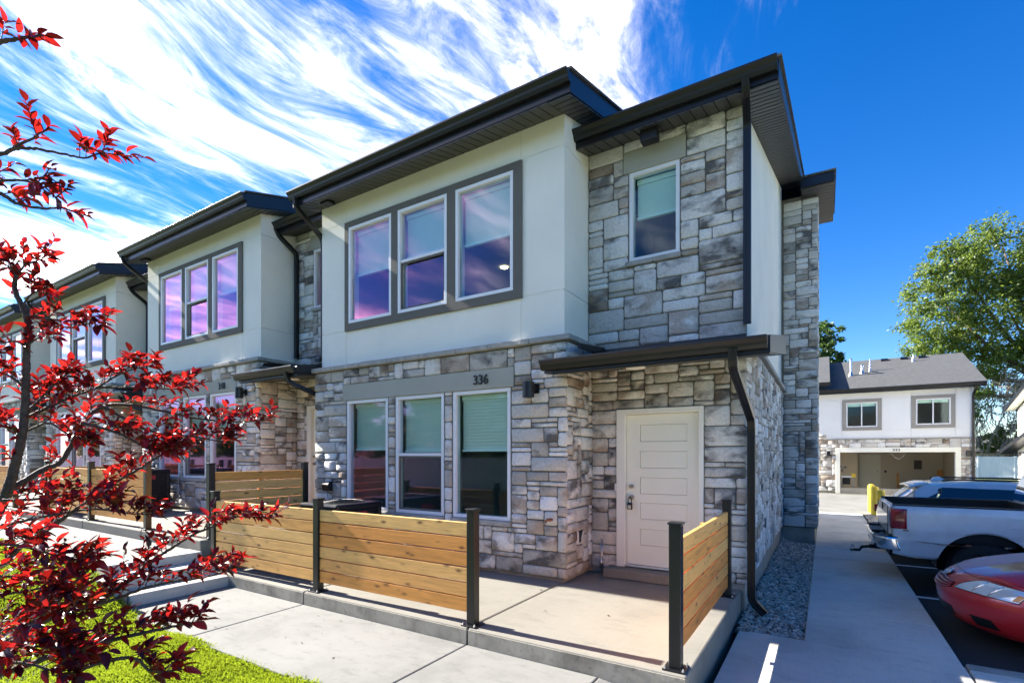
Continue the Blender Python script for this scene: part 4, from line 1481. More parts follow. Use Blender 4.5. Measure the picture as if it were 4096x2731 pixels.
m = MB(); m.poly([(gx0, FY - .3, -.195), (gx1, FY - .3, -.195), (gx1, gy1, -.19), (gx0, gy1, -.19)]); m.build('garage_floor', 'concrete_patio', T)
m = MB()
for a, b, c, d in ((1.80, 1.88, -.19, 1.86), (2.76, 2.84, -.19, 1.86), (1.88, 2.76, 1.78, 1.86)): m.box(a, b, gy1 - .05, gy1 - .001, c, d)
idf = m.build('inner_door_frame', 'trimwhite', T)
bx('inner_door', 'door', T, 1.89, 2.75, gy1 - .035, gy1 - .005, -.18, 1.775)
m = MB(); m.lathe((2.68, gy1 - .04, .85), [(.03, 0), (.03, -.05)], 10, 'Y'); m.build('knob', 'brass', T)
bx('breaker_panel', 'trim_grey', T, 4.43, 4.79, gy1 - .04, gy1 - .002, 1.0, 1.51, bev=.01)
bx('outlet_cover', 'black_plastic', T, 3.03, 3.13, gy1 - .03, gy1 - .002, .78, .9)
m = MB(); m.tube([(2.95 + .65 * k / 12, 33.2, 1.95 - .33 * math.sin(math.pi * k / 12)) for k in range(13)], .012, 6); m.build('opener_cord', 'vinyl', T, smooth=True)
for xx in (.17, 5.78): bx('wall_lamp_box', 'metal_black', T, xx - .08, xx + .08, FY - .16, FY - .03, 1.78, 2.02, bev=.01)
# roof
m = MB()
RZ, RS, RY = 5.02, .43, 36.4
m.prism([(-3.6, FY - .42, RZ), (-3.6, FY - .42, RZ + .2), (-3.6, RY, RZ + .2 + RS * (RY - FY + .42)), (-3.6, 41.4, RZ + .2), (-3.6, 41.4, RZ), (-3.6, RY, RZ + RS * (RY - FY + .42))], (9.95, 0, 0))
ro = m.build('roof', 'fascia', T)
m = MB()
m.prism([(-3.63, FY - .45, RZ + .205), (-3.63, FY - .45, RZ + .235), (-3.63, RY, RZ + .245 + RS * (RY - FY + .42)), (-3.63, RY, RZ + .205 + RS * (RY - FY + .42))], (10.01, 0, 0))
m.build('shingles', 'shingle', ro)
# cross roof at the left, standing higher
m = MB()
m.prism([(-3.6, FY - 1.0, 5.42), (-3.6, FY - 1.0, 5.60), (-3.6, RY, 5.6 + .40 * (RY - FY + 1)), (-3.6, RY, 5.42 + .40 * (RY - FY + 1))], (3.82, 0, 0))
o = m.build('cross_roof', 'shingle', ro)
gutter(T, -3.6, 6.36, FY - .42, RZ + .2)
gutter(T, -3.6, .24, FY - 1.0, 5.58)
downspout(T, [(5.99, FY - .47, RZ + .05), (5.98, FY - .40, RZ - .1), (5.95, FY - .08, RZ - .35), (5.95, FY - .08, 2.9), (5.95, FY - .13, 2.6), (5.95, FY - .13, -.1)], w=.09, d=.07)
rz = lambda y: RZ + .24 + RS * (y - FY + .42)
for k, (x, y, h, r) in enumerate(((1.22, 33.6, .95, .06), (1.75, 33.9, .48, .055), (2.12, 34.2, .72, .034), (4.16, 35.5, .42, .034))):
    m = MB(); m.lathe((x, y, rz(y) - .05), [(r * 2.4, 0), (r * 1.15, .22), (r, .23), (r, h)], 16); v = m.build('vent_pipe', 'steel', ro, smooth=True, angle=40)
    if k < 2:
        m = MB(); m.lathe((x, y, rz(y) + h - .12), [(r * 1.5, 0), (r * 1.5, .07), (r * .4, .12)], 16); m.build('vent_cap', 'steel', v, smooth=True, angle=40)
for x in (2.75, 3.65, 4.45):
    m = MB(); y = 36.1; m.prism([(x, y - .2, rz(y - .2)), (x, y - .15, rz(y) + .08), (x, y + .2, rz(y) + .12), (x, y + .2, rz(y))], (.3, 0, 0)); m.build('roof_vent', 'metal_black', ro)

# things in the garage
T = thing('table_saw', 'yellow and grey table saw just inside the open garage', 'table saw', (1.05, 33.2, -.19))
m = MB(); m.box(.75, 1.32, 33.0, 33.5, .58, .70); m.build('table', 'steel', T, bev=.01)
m = MB(); m.box(1.22, 1.42, 32.98, 33.2, .60, .82); m.build('fence_guide', 'yellow', T, bev=.02)
for xx in (.78, 1.28):
    for yy in (33.03, 33.45):
        m = MB(); m.tube([(xx, yy, .58), (xx + (.08 if xx > 1 else -.03), yy, -.185)], .022, 8); m.build('leg', 'steel', T)
m = MB(); m.box(.84, 1.18, 33.1, 33.4, .22, .58); m.build('motor_housing', 'black_plastic', T, bev=.03)
T = thing('pedestal_fan', 'round metal fan standing by the garage left wall', 'fan', (.85, 34.4, -.19))
m = MB(); m.lathe((.85, 34.4, -.19), [(.2, 0), (.2, .03), (.02, .05)], 16); m.build('base', 'black_plastic', T)
m = MB(); m.tube([(.85, 34.4, -.15), (.85, 34.4, .95)], .018, 8); m.build('pole', 'steel', T)
m = MB()
for r in (.06, .12, .18, .24): m.tube([(.85 + r * math.cos(a * math.pi / 10), 34.3, 1.08 + r * math.sin(a * math.pi / 10)) for a in range(21)], .009, 5, cap=False)
for a in range(8): m.tube([(.85, 34.28, 1.08), (.85 + .24 * math.cos(a * math.pi / 4), 34.3, 1.08 + .24 * math.sin(a * math.pi / 4))], .006, 5)
m.build('guard', 'steel', T)
m = MB()
for a in range(3):
    an = a * 2.094; m.poly([(.85, 34.33, 1.08), (.85 + .2 * math.cos(an), 34.32, 1.08 + .2 * math.sin(an)), (.85 + .21 * math.cos(an + .7), 34.36, 1.08 + .21 * math.sin(an + .7))])
m.build('blade', 'black_plastic', T, solid=.004)
T = thing('toolbox', 'small red toolbox on the garage floor under the saw', 'toolbox', (.8, 32.9, -.19))
m = MB(); m.box(.70, .92, 32.85, 33.0, -.188, -.02); m.build('case', 'sticker_red', T, bev=.015)
m = MB(); m.tube([(.74, 32.92, -.02), (.75, 32.92, .05), (.87, 32.92, .05), (.88, 32.92, -.02)], .012, 6); m.build('handle', 'black_plastic', T)
for (x, h, w) in ((3.62, .95, .09), (5.45, 1.15, .16), (5.62, 1.2, .10)):
    T = thing('wood_offcut', {3.62: 'single short board leaning on the garage back wall', 5.45: 'wide board leaning in the right garage corner', 5.62: 'narrow board leaning in the right garage corner'}[x], 'board', (x, 37.3, -.19), 'boards leaning in the garage')
    m = MB(); m.prism([(x, 37.25, -.188), (x + w, 37.25, -.188), (x + w, 37.45, h - .19), (x, 37.45, h - .19)], (0, .03, 0)); m.build('board', 'cedar', T)
T = thing('low_shelf', 'low black shelf unit at the garage back wall', 'shelf', (4.55, 36.9, -.19))
m = MB(); m.box(4.1, 5.1, 36.7, 37.2, .12, .36); m.build('tray', 'black_plastic', T, bev=.03)
for xx in (4.15, 5.0):
    m = MB(); m.box(xx, xx + .05, 36.72, 37.18, -.19, .12); m.build('leg', 'black_plastic', T)

# ================================================================== house at the right edge
rng = random.Random(31)
T = thing('side_townhouse', 'stucco and stone townhouse cut off by the right edge', 'house', (10, 24, -.2))
bx('wall', 'mortar', T, 7.10, 15, 17, 30.0, -.3, 1.95)
sts = []
mpq2 = lambda u, v, d: Vector((7.10 - d, u, v))
for r in ashlar(24, 30.0, -.25, 1.95, cell=.085, rng=rng): sts.append((r, mpq2))
mpq = lambda u, v, d: Vector((u, 30.0 + d, v))
for r in ashlar(7.07, 9, -.2, 1.95, cell=.1, rng=rng): sts.append((r, mpq))
stones_to_parts(sts, T, 60, rng)
m = MB(); m.prism([(7.08, 17, 1.95), (7.08, 30.02, 1.95), (7.08, 30.02, 3.78), (7.08, 17, 7.4)], (7.9, 0, 0)); m.build('upper_wall', 'stucco', T)
m = MB(); m.prism([(6.74, 30.45, 3.74), (6.74, 30.45, 3.94), (6.74, 16.6, 7.86), (6.74, 16.6, 7.66)], (8.4, 0, 0)); ro = m.build('roof', 'fascia', T)
for k in range(46):
    ya = 30.40 - .26 * k; yb = ya - .248
    zz = lambda y: 3.725 + (30.45 - y) * .283
    m = MB(); m.prism([(6.77, ya, zz(ya)), (7.07, ya, zz(ya)), (7.07, yb, zz(yb)), (6.77, yb, zz(yb))], (0, 0, .010)); m.build('soffit_board', 'trimwhite', ro)
m = MB(); m.prism([(6.62, 30.6, 1.86), (6.62, 30.6, 2.02), (6.62, 25, 3.2), (6.62, 25, 3.04)], (.45, 0, 0)); m.build('porch_roof', 'fascia', T)

# ================================================================== bollards
for k, y in enumerate((17.9, 19.85, 21.3)):
    T = thing('bollard', ('nearest yellow bollard beyond the pickup tailgate', 'middle yellow bollard beyond the pickup tailgate', 'farthest yellow bollard beyond the pickup tailgate')[k], 'bollard', (1.36, y, -.2), 'yellow bollards at the driveway')
    m = MB(); m.lathe((1.36, y, -.2), [(.105, 0), (.105, .93), (.095, .97), (.06, 1.0), (.015, 1.01)], 20); m.build('sleeve', 'yellow', T, smooth=True, angle=50)
    m = MB(); m.lathe((1.36, y, -.2), [(.13, 0.0), (.13, .02)], 20); m.build('collar', 'kerb', T)

# ================================================================== white vinyl fences
def vinyl_fence(label, pts, z0, h, group):
    for i, (a, b) in enumerate(pts):
        a, b = Vector((*a, 0)), Vector((*b, 0))
        T = thing('vinyl_fence', label[i], 'fence', (a.x, a.y, z0), group)
        d = (b - a); L = d.length; d.normalize()
        n = max(1, round(L / 2.4))
        for k in range(n + 1):
            c = a + d * (L * k / n)
            m = MB(); m.box(c.x - .065, c.x + .065, c.y - .065, c.y + .065, z0 - .05, z0 + h + .06)
            p_ = m.build('post', 'vinyl', T, bev=.006)
            m = MB(); m.box(c.x - .08, c.x + .08, c.y - .08, c.y + .08, z0 + h + .06, z0 + h + .09); m.build('post_cap', 'vinyl', p_, bev=.015)
            if k < n:
                q = a + d * (L * (k + 1) / n)
                m = MB()
                nb = 12
                for j in range(nb):
                    u0, u1 = c + (q - c) * (j / nb), c + (q - c) * ((j + 1) / nb - .004)
                    m.prism([(u0.x, u0.y - .012, z0 + .1), (u1.x, u1.y - .012, z0 + .1), (u1.x, u1.y + .012, z0 + .1), (u0.x, u0.y + .012, z0 + .1)], (0, 0, h - .2))
                m.build('panel', 'vinyl', T)
                for zz in (.05, h - .1):
                    m = MB(); m.prism([(c.x, c.y - .025, z0 + zz), (q.x, q.y - .025, z0 + zz), (q.x, q.y + .025, z0 + zz), (c.x, c.y + .025, z0 + zz)], (0, 0, .12)); m.build('rail', 'vinyl', T, bev=.005)


vinyl_fence(['white vinyl privacy fence on the lawn behind the rear townhouse'], [((9.2, 60), (21.2, 60))], -.17, 1.85, 'white vinyl fences')
vinyl_fence(['white vinyl privacy fence across the lawn behind the viewer, seen in the windows'], [((-64.4, -4.9), (7.6, -4.9))], -.05, 1.70, 'white vinyl fences')

# shed beyond the fence
T = thing('garden_shed', 'low tan shed with pale grey roof behind the white fence', 'shed', (15, 66, -.2))
bx('wall', 'drywall', T, 11.5, 19.5, 66, 71, -.2, 2.1)
m = MB(); m.prism([(11, 65.4, 2.05), (11, 65.4, 2.2), (11, 68.5, 3.6), (11, 71.6, 2.2), (11, 71.6, 2.05)], (9, 0, 0)); m.build('roof', 'shingle', T)
bx('window', 'car_glass', T, 14.6, 15.5, 65.97, 66.02, 1.3, 1.9)

# ================================================================== vehicles (built in place, noses or tails towards -X)
def catmull(P, t):
    n = len(P) - 1
    x = min(max(t, 0), 1) * n
    i = min(int(x), n - 1)
    f = x - i
    g = lambda k: P[min(max(k, 0), n)]
    p0, p1, p2, p3 = g(i - 1), g(i), g(i + 1), g(i + 2)
    return tuple(.5 * (2 * b + (c - a) * f + (2 * a - 5 * b + 4 * c - d) * f * f + (3 * b - a - 3 * c + d) * f ** 3) for a, b, c, d in zip(p0, p1, p2, p3))


def wheel(T, cx, cy, cz, r, w, side, rim='steel'):
    """side -1: outer face towards -Y"""
    o = MB(); o.lathe((cx, cy, cz), [(r * .62, -w / 2), (r * .86, -w / 2), (r * .97, -w * .42), (r, -w * .25), (r, w * .25), (r * .97, w * .42), (r * .86, w / 2), (r * .62, w / 2)], 40, 'Y')
    ty = o.build('tyre', 'rubber', T, smooth=True, angle=35)
    m = MB()
    for k in range(36):
        a = k * math.pi / 18
        for s in (-1, 1):
            p = Vector((cx + r * 1.004 * math.cos(a), cy + s * w * .34, cz + r * 1.004 * math.sin(a)))
            q = Vector((cx + r * .955 * math.cos(a + .03), cy + s * w * .49, cz + r * .955 * math.sin(a + .03)))
            m.tube([p, q], .012, 4)
    m.build('tread_lug', 'rubber', ty, kind='stuff')
    o = MB(); o.lathe((cx, cy, cz), [(r * .62, side * w * .5), (r * .6, side * w * .40), (r * .45, side * w * .30), (r * .2, side * w * .36), (r * .16, side * w * .46), (.01, side * w * .46)], 32, 'Y')
    o.build('rim', rim, ty, smooth=True, angle=35)


def panel_side(mb, x0, x1, zlo, zhi, yf, nx=40, nz=10):
    mb.grid(lambda a, b: (x0 + (x1 - x0) * a, yf(x0 + (x1 - x0) * a, zlo(x0 + (x1 - x0) * a) + (zhi(x0 + (x1 - x0) * a) - zlo(x0 + (x1 - x0) * a)) * b), zlo(x0 + (x1 - x0) * a) + (zhi(x0 + (x1 - x0) * a) - zlo(x0 + (x1 - x0) * a)) * b), nx, nz)


def arch(xc, zc, r, base):
    def f(x):
        d = abs(x - xc)
        return base if d >= r else max(base, zc + math.sqrt(r * r - d * d) * .98)
    return f


# ---------------------------------------------------------------- white pickup, backed in
TX, TY, TZ = .62, 10.47, -.268
T = thing('pickup_truck', 'worn white pickup truck backed up to the pavement with tow hitch', 'truck', (TX, TY, TZ), 'vehicles parked by the side pavement')


def tw(m):
    m.v = [(x + TX, y + TY, z + TZ) for x, y, z in m.v]
    return m


HW = .975
def ty_(x, z):
    e = .0
    if x < .34: e = .05 * ((.34 - x) / .10) ** 2 * .5
    if z > 1.18: e += .03 * ((z - 1.18) / .12) ** 2
    if z < .85: e += .025 * ((.85 - z) / .3)
    if .82 < z < .90: e += .006
    return -(HW - e)


wa = arch(1.30, .42, .545, .53)
for s in (1, -1):
    m = MB()
    panel_side(m, .25, 1.98, lambda x: (wa(x) if abs(x - 1.3) < .6 else .53 + .05 * max(0, (.5 - x) / .3)), lambda x: 1.295, ty_, 60, 16)
    m.v = [(x, y * s, z) for x, y, z in m.v]
    # inner wall and top rail thickness come from the solidify modifier
    tw(m).build('bed_side', 'paint_white', T, smooth=True, solid=.05, angle=40)
    m = MB(); m.box(.25, 1.98, s * (HW - .11) - .055, s * (HW - .11) + .075 * (1 if s > 0 else 0) + (.0 if s > 0 else -.02) + .055 * 0, 1.296, 1.315)
    m.v = [(x, (s * .855 if abs(y) < .9 else s * .945), z) for x, y, z in m.v]
    tw(m).build('rail_cap', 'black_plastic', T, bev=.006)
    m = MB()
    m.tube([(1.30 + .548 * math.cos(a), s * (HW - .012), .42 + .548 * math.sin(a) * .98) for a in [math.pi * k / 24 for k in range(2, 23)]], .012, 6)
    tw(m).build('arch_lip', 'paint_white', T, smooth=True)
    m = MB(); m.grid(lambda a, b: (1.30 + .54 * math.cos(math.pi * a), s * (HW - .03 - .40 * b), .42 + .54 * math.sin(math.pi * a)), 20, 2)
    tw(m).build('wheel_well', 'black_plastic', T, smooth=True)
m = MB(); m.box(.30, 1.98, -.87, .87, .78, .82); tw(m).build('bed_floor', 'black_plastic', T)
for q in ((.28, .32, -.86, .86, .80, 1.27), (1.93, 1.975, -.93, .93, .6, 1.31)):
    m = MB(); m.box(*q); tw(m).build('bed_liner', 'black_plastic', T)
for s in (1, -1):
    m = MB(); m.box(.3, 1.95, s * .875 - .008, s * .875 + .008, .8, 1.294); tw(m).build('bed_liner', 'black_plastic', T)
m = MB()
m.prism([(.205, -.80, .84), (.195, -.80, 1.15), (.225, -.80, 1.27), (.285, -.80, 1.295), (.285, -.80, .84)], (0, 1.60, 0))
tg = tw(m).build('tailgate', 'paint_white', T, bev=.015)
m = MB(); m.lathe((.205, 0, 1.22), [(.06, 0), (.06, -.012), (.03, -.014)], 16, 'X'); m.v = [(x, y, z) for x, y, z in m.v]; tw(m).build('handle', 'black_plastic', tg)
for s in (-1, 1):
    m = MB()
    m.prism([(.235, s * .985, .95), (.225, s * .80, .95), (.225, s * .80, 1.265), (.235, s * .975, 1.265), (.36, s * .978, 1.235), (.40, s * .985, 1.12), (.385, s * .99, .985), (.34, s * .992, .955)], (0, 0, 0), cap=False)
    m = MB()
    prof = [(.225, .80), (.228, .90), (.245, .955), (.30, .978), (.42, .987)]
    m.grid(lambda a, b: (catmull(prof, a)[0] - .006 * math.sin(math.pi * b), s * (catmull(prof, a)[1] + .012 * math.sin(math.pi * b)), .955 + .30 * b - .02 * a * (1 - b) * 0), 12, 8)
    tw(m).build('tail_light', 'tail_red', T, smooth=True, solid=.02)
# bumper
m = MB()
bp = [(.30, -.975), (.16, -.965), (.06, -.90), (.02, -.70), (.0, -.30), (.0, .30), (.02, .70), (.06, .90), (.16, .965), (.30, .975)]
m.grid(lambda a, b: (catmull(bp, a)[0] + .05 * (1 - b) ** 2, catmull(bp, a)[1], .63 + .19 * b), 40, 6)
bu = tw(m).build('bumper', 'chrome', T, smooth=True, solid=.05)
for s in (-1, 1):
    m = MB()
    m.grid(lambda a, b: (catmull(bp[:4], a)[0] + .0 + .16 * b, s * catmull(bp[:4], a)[1] * (1 - .10 * b), .825 + .012 * math.sin(math.pi * b)), 14, 3)
    tw(m).build('step_pad', 'black_plastic', bu, solid=.035)
m = MB(); m.box(.03, .22, -.30, .30, .815, .84); tw(m).build('step_pad', 'black_plastic', bu, bev=.008)
for q in ([(1.985, -.978, .56), (1.985, -.978, 1.29)], [(.205, -.80, .86), (.20, -.80, 1.27)], [(.205, .80, .86), (.20, .80, 1.27)]):
    m = MB(); m.tube(q, .005, 5); tw(m).build('panel_gap', 'grille', T)
m = MB(); m.box(1.55, 1.74, -.983, -.974, 1.04, 1.19); tw(m).build('fuel_door', 'paint_white', T, bev=.006)
m = MB(); m.box(.012, .02, -.16, .16, .66, .77); tw(m).build('number_plate', 'vinyl', bu, bev=.004)
# hitch
m = MB()
m.tube([(.5, 0, .52), (.02, 0, .52)], .035, 6); m.tube([(.05, 0, .52), (-.08, 0, .50), (-.12, 0, .44), (-.25, 0, .44)], .024, 8)
m.box(.25, .32, -.5, .5, .48, .56)
hi = tw(m).build('hitch', 'rubber', T)
m = MB(); m.lathe((-.22, 0, .44), [(.02, -.04), (.02, .03), (.012, .035), (.018, .05), (.027, .07), (.018, .093), (.004, .1)], 14); tw(m).build('hitch_ball', 'steel', hi, smooth=True)
# cab, sketched as far as it could be seen
m = MB()
cabp = [(2.0, 1.29), (2.04, 1.56), (2.14, 1.84), (2.34, 1.92), (3.6, 1.92), (4.05, 1.76), (4.6, 1.34)]
def cabf(a, b):
    x, z = catmull(cabp, a)
    w = .92 - .26 * max(0, (z - 1.29) / .6)
    t = 2 * b - 1
    return (x, w * t, z - .03 * t ** 4)
m.grid(cabf, 30, 14)
tw(m).build('cab_roof', 'paint_white', T, smooth=True)
m = MB()
for s in (-1, 1): m.grid(lambda a, b: (cabf(a, 0)[0], s * (.93 + (abs(cabf(a, 0)[1]) - .93) * b), 1.28 + (cabf(a, 0)[2] - 1.28) * b), 24, 4)
tw(m).build('cab_pillar', 'paint_white', T, smooth=True)
m = MB(); m.grid(lambda a, b: (1.99 + .10 * a * a, (2 * b - 1) * (.82 - .14 * a), 1.34 + .44 * a), 6, 8); tw(m).build('rear_window', 'car_glass', T, smooth=True)
m = MB(); m.tube([(1.985, -.42 + .055 * math.cos(k * math.pi / 10), 1.58 + .055 * math.sin(k * math.pi / 10)) for k in range(21)], .006, 5, cap=False); m.tube([(1.985, -.44, 1.60), (1.985, -.42, 1.55), (1.985, -.395, 1.61)], .006, 5); tw(m).build('window_sticker', 'vinyl', T)
m = MB()
for s in (-1, 1): m.grid(lambda a, b: (2.2 + 2.0 * a, s * (.945 - .20 * b + .006), 1.36 + .42 * b * (1 - .15 * max(0, a - .7) / .3)), 6, 3)
tw(m).build('side_window', 'car_glass', T, smooth=True)
for s in (1, -1):
    m = MB(); panel_side(m, 2.0, 5.75, lambda x: (arch(4.95, .42, .52, .5)(x)), lambda x: 1.30 - (.16 * max(0, (x - 4.6)) / 1.1 if x > 4.6 else 0), lambda x, z: -(HW - .05 * max(0, (z - 1.1))), 60, 8)
    m.v = [(x, y * s, z) for x, y, z in m.v]
    tw(m).build('body_side', 'paint_white', T, smooth=True, solid=.03, angle=40)
m = MB(); m.grid(lambda a, b: (4.6 + 1.15 * a, (2 * b - 1) * .95, 1.30 - .16 * a), 6, 6); m.grid(lambda a, b: (5.75 + .08 * math.sin(math.pi * a), (2 * b - 1) * .96, .5 + .66 * a), 6, 6); tw(m).build('bonnet', 'paint_white', T, smooth=True)
for cx in (1.30, 4.95):
    for s in (-1, 1): wheel(T, TX + cx, TY + s * .835, TZ + .405, .405, .26, s)
m = MB(); m.tube([(1.3, -.8, .42), (1.3, .8, .42)], .05, 8); m.box(.5, 5.4, -.4, -.3, .45, .58); m.box(.5, 5.4, .3, .4, .45, .58); tw(m).build('chassis', 'rubber', T)
m = MB()
for p, q in (((.52, -.985, .79), (.95, -.985, .745)), ((.60, -.985, .775), (1.15, -.985, .76))): m.tube([p, q], .0035, 4)
m.box(1.08, 1.14, -.983, -.972, .765, .785); m.box(.37, .44, -.983, -.970, .925, .94)
tw(m).build('rust_scratch', 'rust', T)

# ---------------------------------------------------------------- silver suv, backed in beyond the pickup
SX, SY, SZ = .95, 13.2, -.272
T = thing('suv', 'silver sport utility car with dark windows beyond the pickup', 'car', (SX, SY, SZ), 'vehicles parked by the side pavement')


def swv(m):
    m.v = [(x + SX, y + SY, z + SZ) for x, y, z in m.v]
    return m


rp = [(.02, .62), (.0, .85), (.05, 1.02), (.16, 1.10), (.34, 1.27), (.58, 1.455), (.74, 1.525), (1.2, 1.565), (2.0, 1.575), (2.7, 1.50), (3.3, 1.27), (3.75, 1.06), (4.3, .98), (4.65, .82), (4.72, .6)]
def swid(z): return .94 - .20 * max(0, (z - 1.02) / .55)
def sroof(a, b, off=0):
    x, z = catmull(rp, a); t = 2 * b - 1
    return (x + .10 * abs(t) ** 3 * (1 if x < .5 else 0), swid(z) * t, z - .05 * abs(t) ** 5 + off)
m = MB(); m.grid(sroof, 70, 20); swv(m).build('body_shell', 'paint_silver', T, smooth=True)
for s in (-1, 1):
    m = MB()
    zl = lambda x: max(arch(.98, .36, .43, .32)(x), arch(3.78, .36, .43, .32)(x))
    panel_side(m, .06, 4.68, zl, lambda x: 1.02 - (.15 if x > 3.9 else 0) * (x - 3.9) / .8, lambda x, z: -(.94 - .03 * abs(z - .8) - (.06 * (1 - x / .4) if x < .4 else 0)), 80, 8)
    m.v = [(x, y * s, z) for x, y, z in m.v]
    swv(m).build('body_side', 'paint_silver', T, smooth=True, angle=45)
    m = MB()
    # upper side between belt and roof edge
    def up_(a, b):
        ia = .19 + .55 * a
        x, y, z = sroof(ia, 1)
        return (x, s * (.94 + (abs(y) - .94) * b), 1.02 + (z - 1.02) * b)
    m.grid(up_, 50, 6); swv(m).build('pillar_side', 'paint_silver', T, smooth=True)
    m = MB()
    def wn1(a, b):
        x = .62 + 2.55 * a
        lo = 1.045; hi = 1.46 - .05 * a - (.20 * max(0, (.12 - a) / .12)) - (.36 * max(0, (a - .70) / .30))
        z = lo + (hi - lo) * b
        return (x + .10 * b * (1 if a < .1 else 0), s * (.948 - .20 * max(0, (z - 1.02) / .55)) , z)
    m.grid(wn1, 40, 5); swv(m).build('side_window', 'car_glass', T, smooth=True)
m = MB(); m.grid(lambda a, b: tuple(Vector(sroof(.222 + .135 * a, .08 + .84 * b)) + Vector((-.008, 0, .008))), 10, 12); swv(m).build('rear_window', 'car_glass', T, smooth=True)
m = MB(); m.grid(lambda a, b: (.44 + .34 * a, (2 * b - 1) * (.70 - .02 * a), 1.475 + .075 * math.sin(a * 1.6) - .035 * abs(2 * b - 1) ** 4), 8, 14); swv(m).build('spoiler', 'paint_silver', T, smooth=True, solid=.025)
m = MB(); m.prism([(.86, -.025, 1.545), (.92, -.012, 1.625), (1.0, -.006, 1.635), (1.12, -.025, 1.56)], (0, .05, 0)); swv(m).build('antenna_fin', 'paint_silver', T, bev=.01)
for s in (-1, 1):
    m = MB(); m.tube([(.95, s * .66, 1.575), (1.2, s * .665, 1.60), (2.4, s * .66, 1.585), (2.65, s * .65, 1.54)], .016, 6); swv(m).build('roof_rail', 'black_plastic', T)
    m = MB(); m.grid(lambda a, b: (.0 + .30 * a, s * (.86 + .085 * a - .0), .80 + .16 * b), 5, 3); swv(m).build('tail_light', 'tail_red', T, solid=.015)
m = MB(); m.box(-.03, .12, -.86, .86, .40, .62); swv(m).build('bumper', 'paint_silver', T, bev=.05)
for cx in (.98, 3.78):
    for s in (-1, 1): wheel(T, SX + cx, SY + s * .81, SZ + .36, .36, .23, s)

# ---------------------------------------------------------------- red sedan, nose to the pavement
RX, RY_, RZ_ = 1.14, 7.78, -.265
T = thing('sedan', 'red sedan parked nose-in at the pavement, cut by the right edge', 'car', (RX, RY_, RZ_), 'vehicles parked by the side pavement')


def rw(m):
    m.v = [(x + RX, y + RY_, z + RZ_) for x, y, z in m.v]
    return m


fp = [(.17, .17), (.075, .235), (.02, .35), (.0, .48), (.022, .565), (.075, .64), (.15, .705), (.255, .755), (.46, .815), (.80, .885), (1.15, .94), (1.35, .975)]
def front(s, t, off=0.):
    x, z = catmull(fp, s)
    k = abs(t)
    sweep = (.50 * k ** 2.5 + .10 * k ** 8) * min(1., max(.15, (1.12 - s) / .55))
    lift = -.035 * k ** 3 if s > .55 else -.035 * k ** 3 * s / .55
    crease = .016 * math.exp(-((k - .62) / .16) ** 2) * (1 if s > .6 else 0)
    yw = .905 - .05 * max(0, s - .6)
    return Vector((x + sweep, yw * t, z + lift + crease - (.07 * k ** 9 if s > .6 else 0)))
def fnorm(s, t):
    e = .004
    a = front(s + e, t) - front(s - e, t); b = front(s, t + e) - front(s, t - e)
    n = b.cross(a); n.normalize()
    if n.x > 0 and n.z < .5: n = -n
    if n.z < 0 and s > .6: n = -n
    return n
def fo(s, t, o): return front(s, t) + fnorm(s, t) * o
m = MB(); m.grid(lambda a, b: front(a, 2 * b - 1), 72, 72)
rw(m).build('front_body', 'paint_red', T, smooth=True)
# bonnet seam
m = MB(); m.tube([fo(.60 - .055 * abs(t) ** 1.5 + (.035 * abs(t) if abs(t) > .55 else 0), t, .0015) for t in [-.8 + 1.6 * k / 60 for k in range(61)]], .0035, 5); rw(m).build('bonnet_seam', 'grille', T)
# grille
def gs(t, lo=True):
    k = abs(t) / .40
    return (.305 + .075 * k ** 2) if lo else (.475 - .035 * k)
m = MB(); m.grid(lambda a, b: fo(gs(-.38 + .76 * b) + (gs(-.38 + .76 * b, False) - gs(-.38 + .76 * b)) * a, -.38 + .76 * b, .004), 10, 40)
gr = rw(m).build('grille', 'grille', T, smooth=True)
for j in range(4):
    f = .13 + .25 * j
    m = MB(); m.tube([fo(gs(t) + (gs(t, False) - gs(t)) * f, t, .012) for t in [-.37 + .74 * k / 40 for k in range(41)]], [.004 + .010 * (1 - abs(k - 20) / 20.5) ** .4 for k in range(41)], 6)
    rw(m).build('grille_bar', 'paint_red', gr, smooth=True)
# emblem: crossed ovals
m = MB()
def ell(cs, ct, a, b, off=.018):
    c = front(cs, ct); n = fnorm(cs, ct); u = Vector((0, 1, 0)); w = n.cross(u).normalized()
    return [c + n * off + u * a * math.cos(k * math.pi / 14) + w * b * math.sin(k * math.pi / 14) for k in range(29)]
m.tube(ell(.505, 0, .075, .052), .006, 6, cap=False)
m.tube(ell(.505, 0, .026, .046), .005, 6, cap=False)
m.tube(ell(.515, 0, .055, .018), .005, 6, cap=False)
em = rw(m).build('emblem', 'chrome', T, smooth=True)
m = MB(); m.poly(ell(.505, 0, .070, .047, .012)[:-1]); rw(m).build('emblem_disc', 'grille', em)
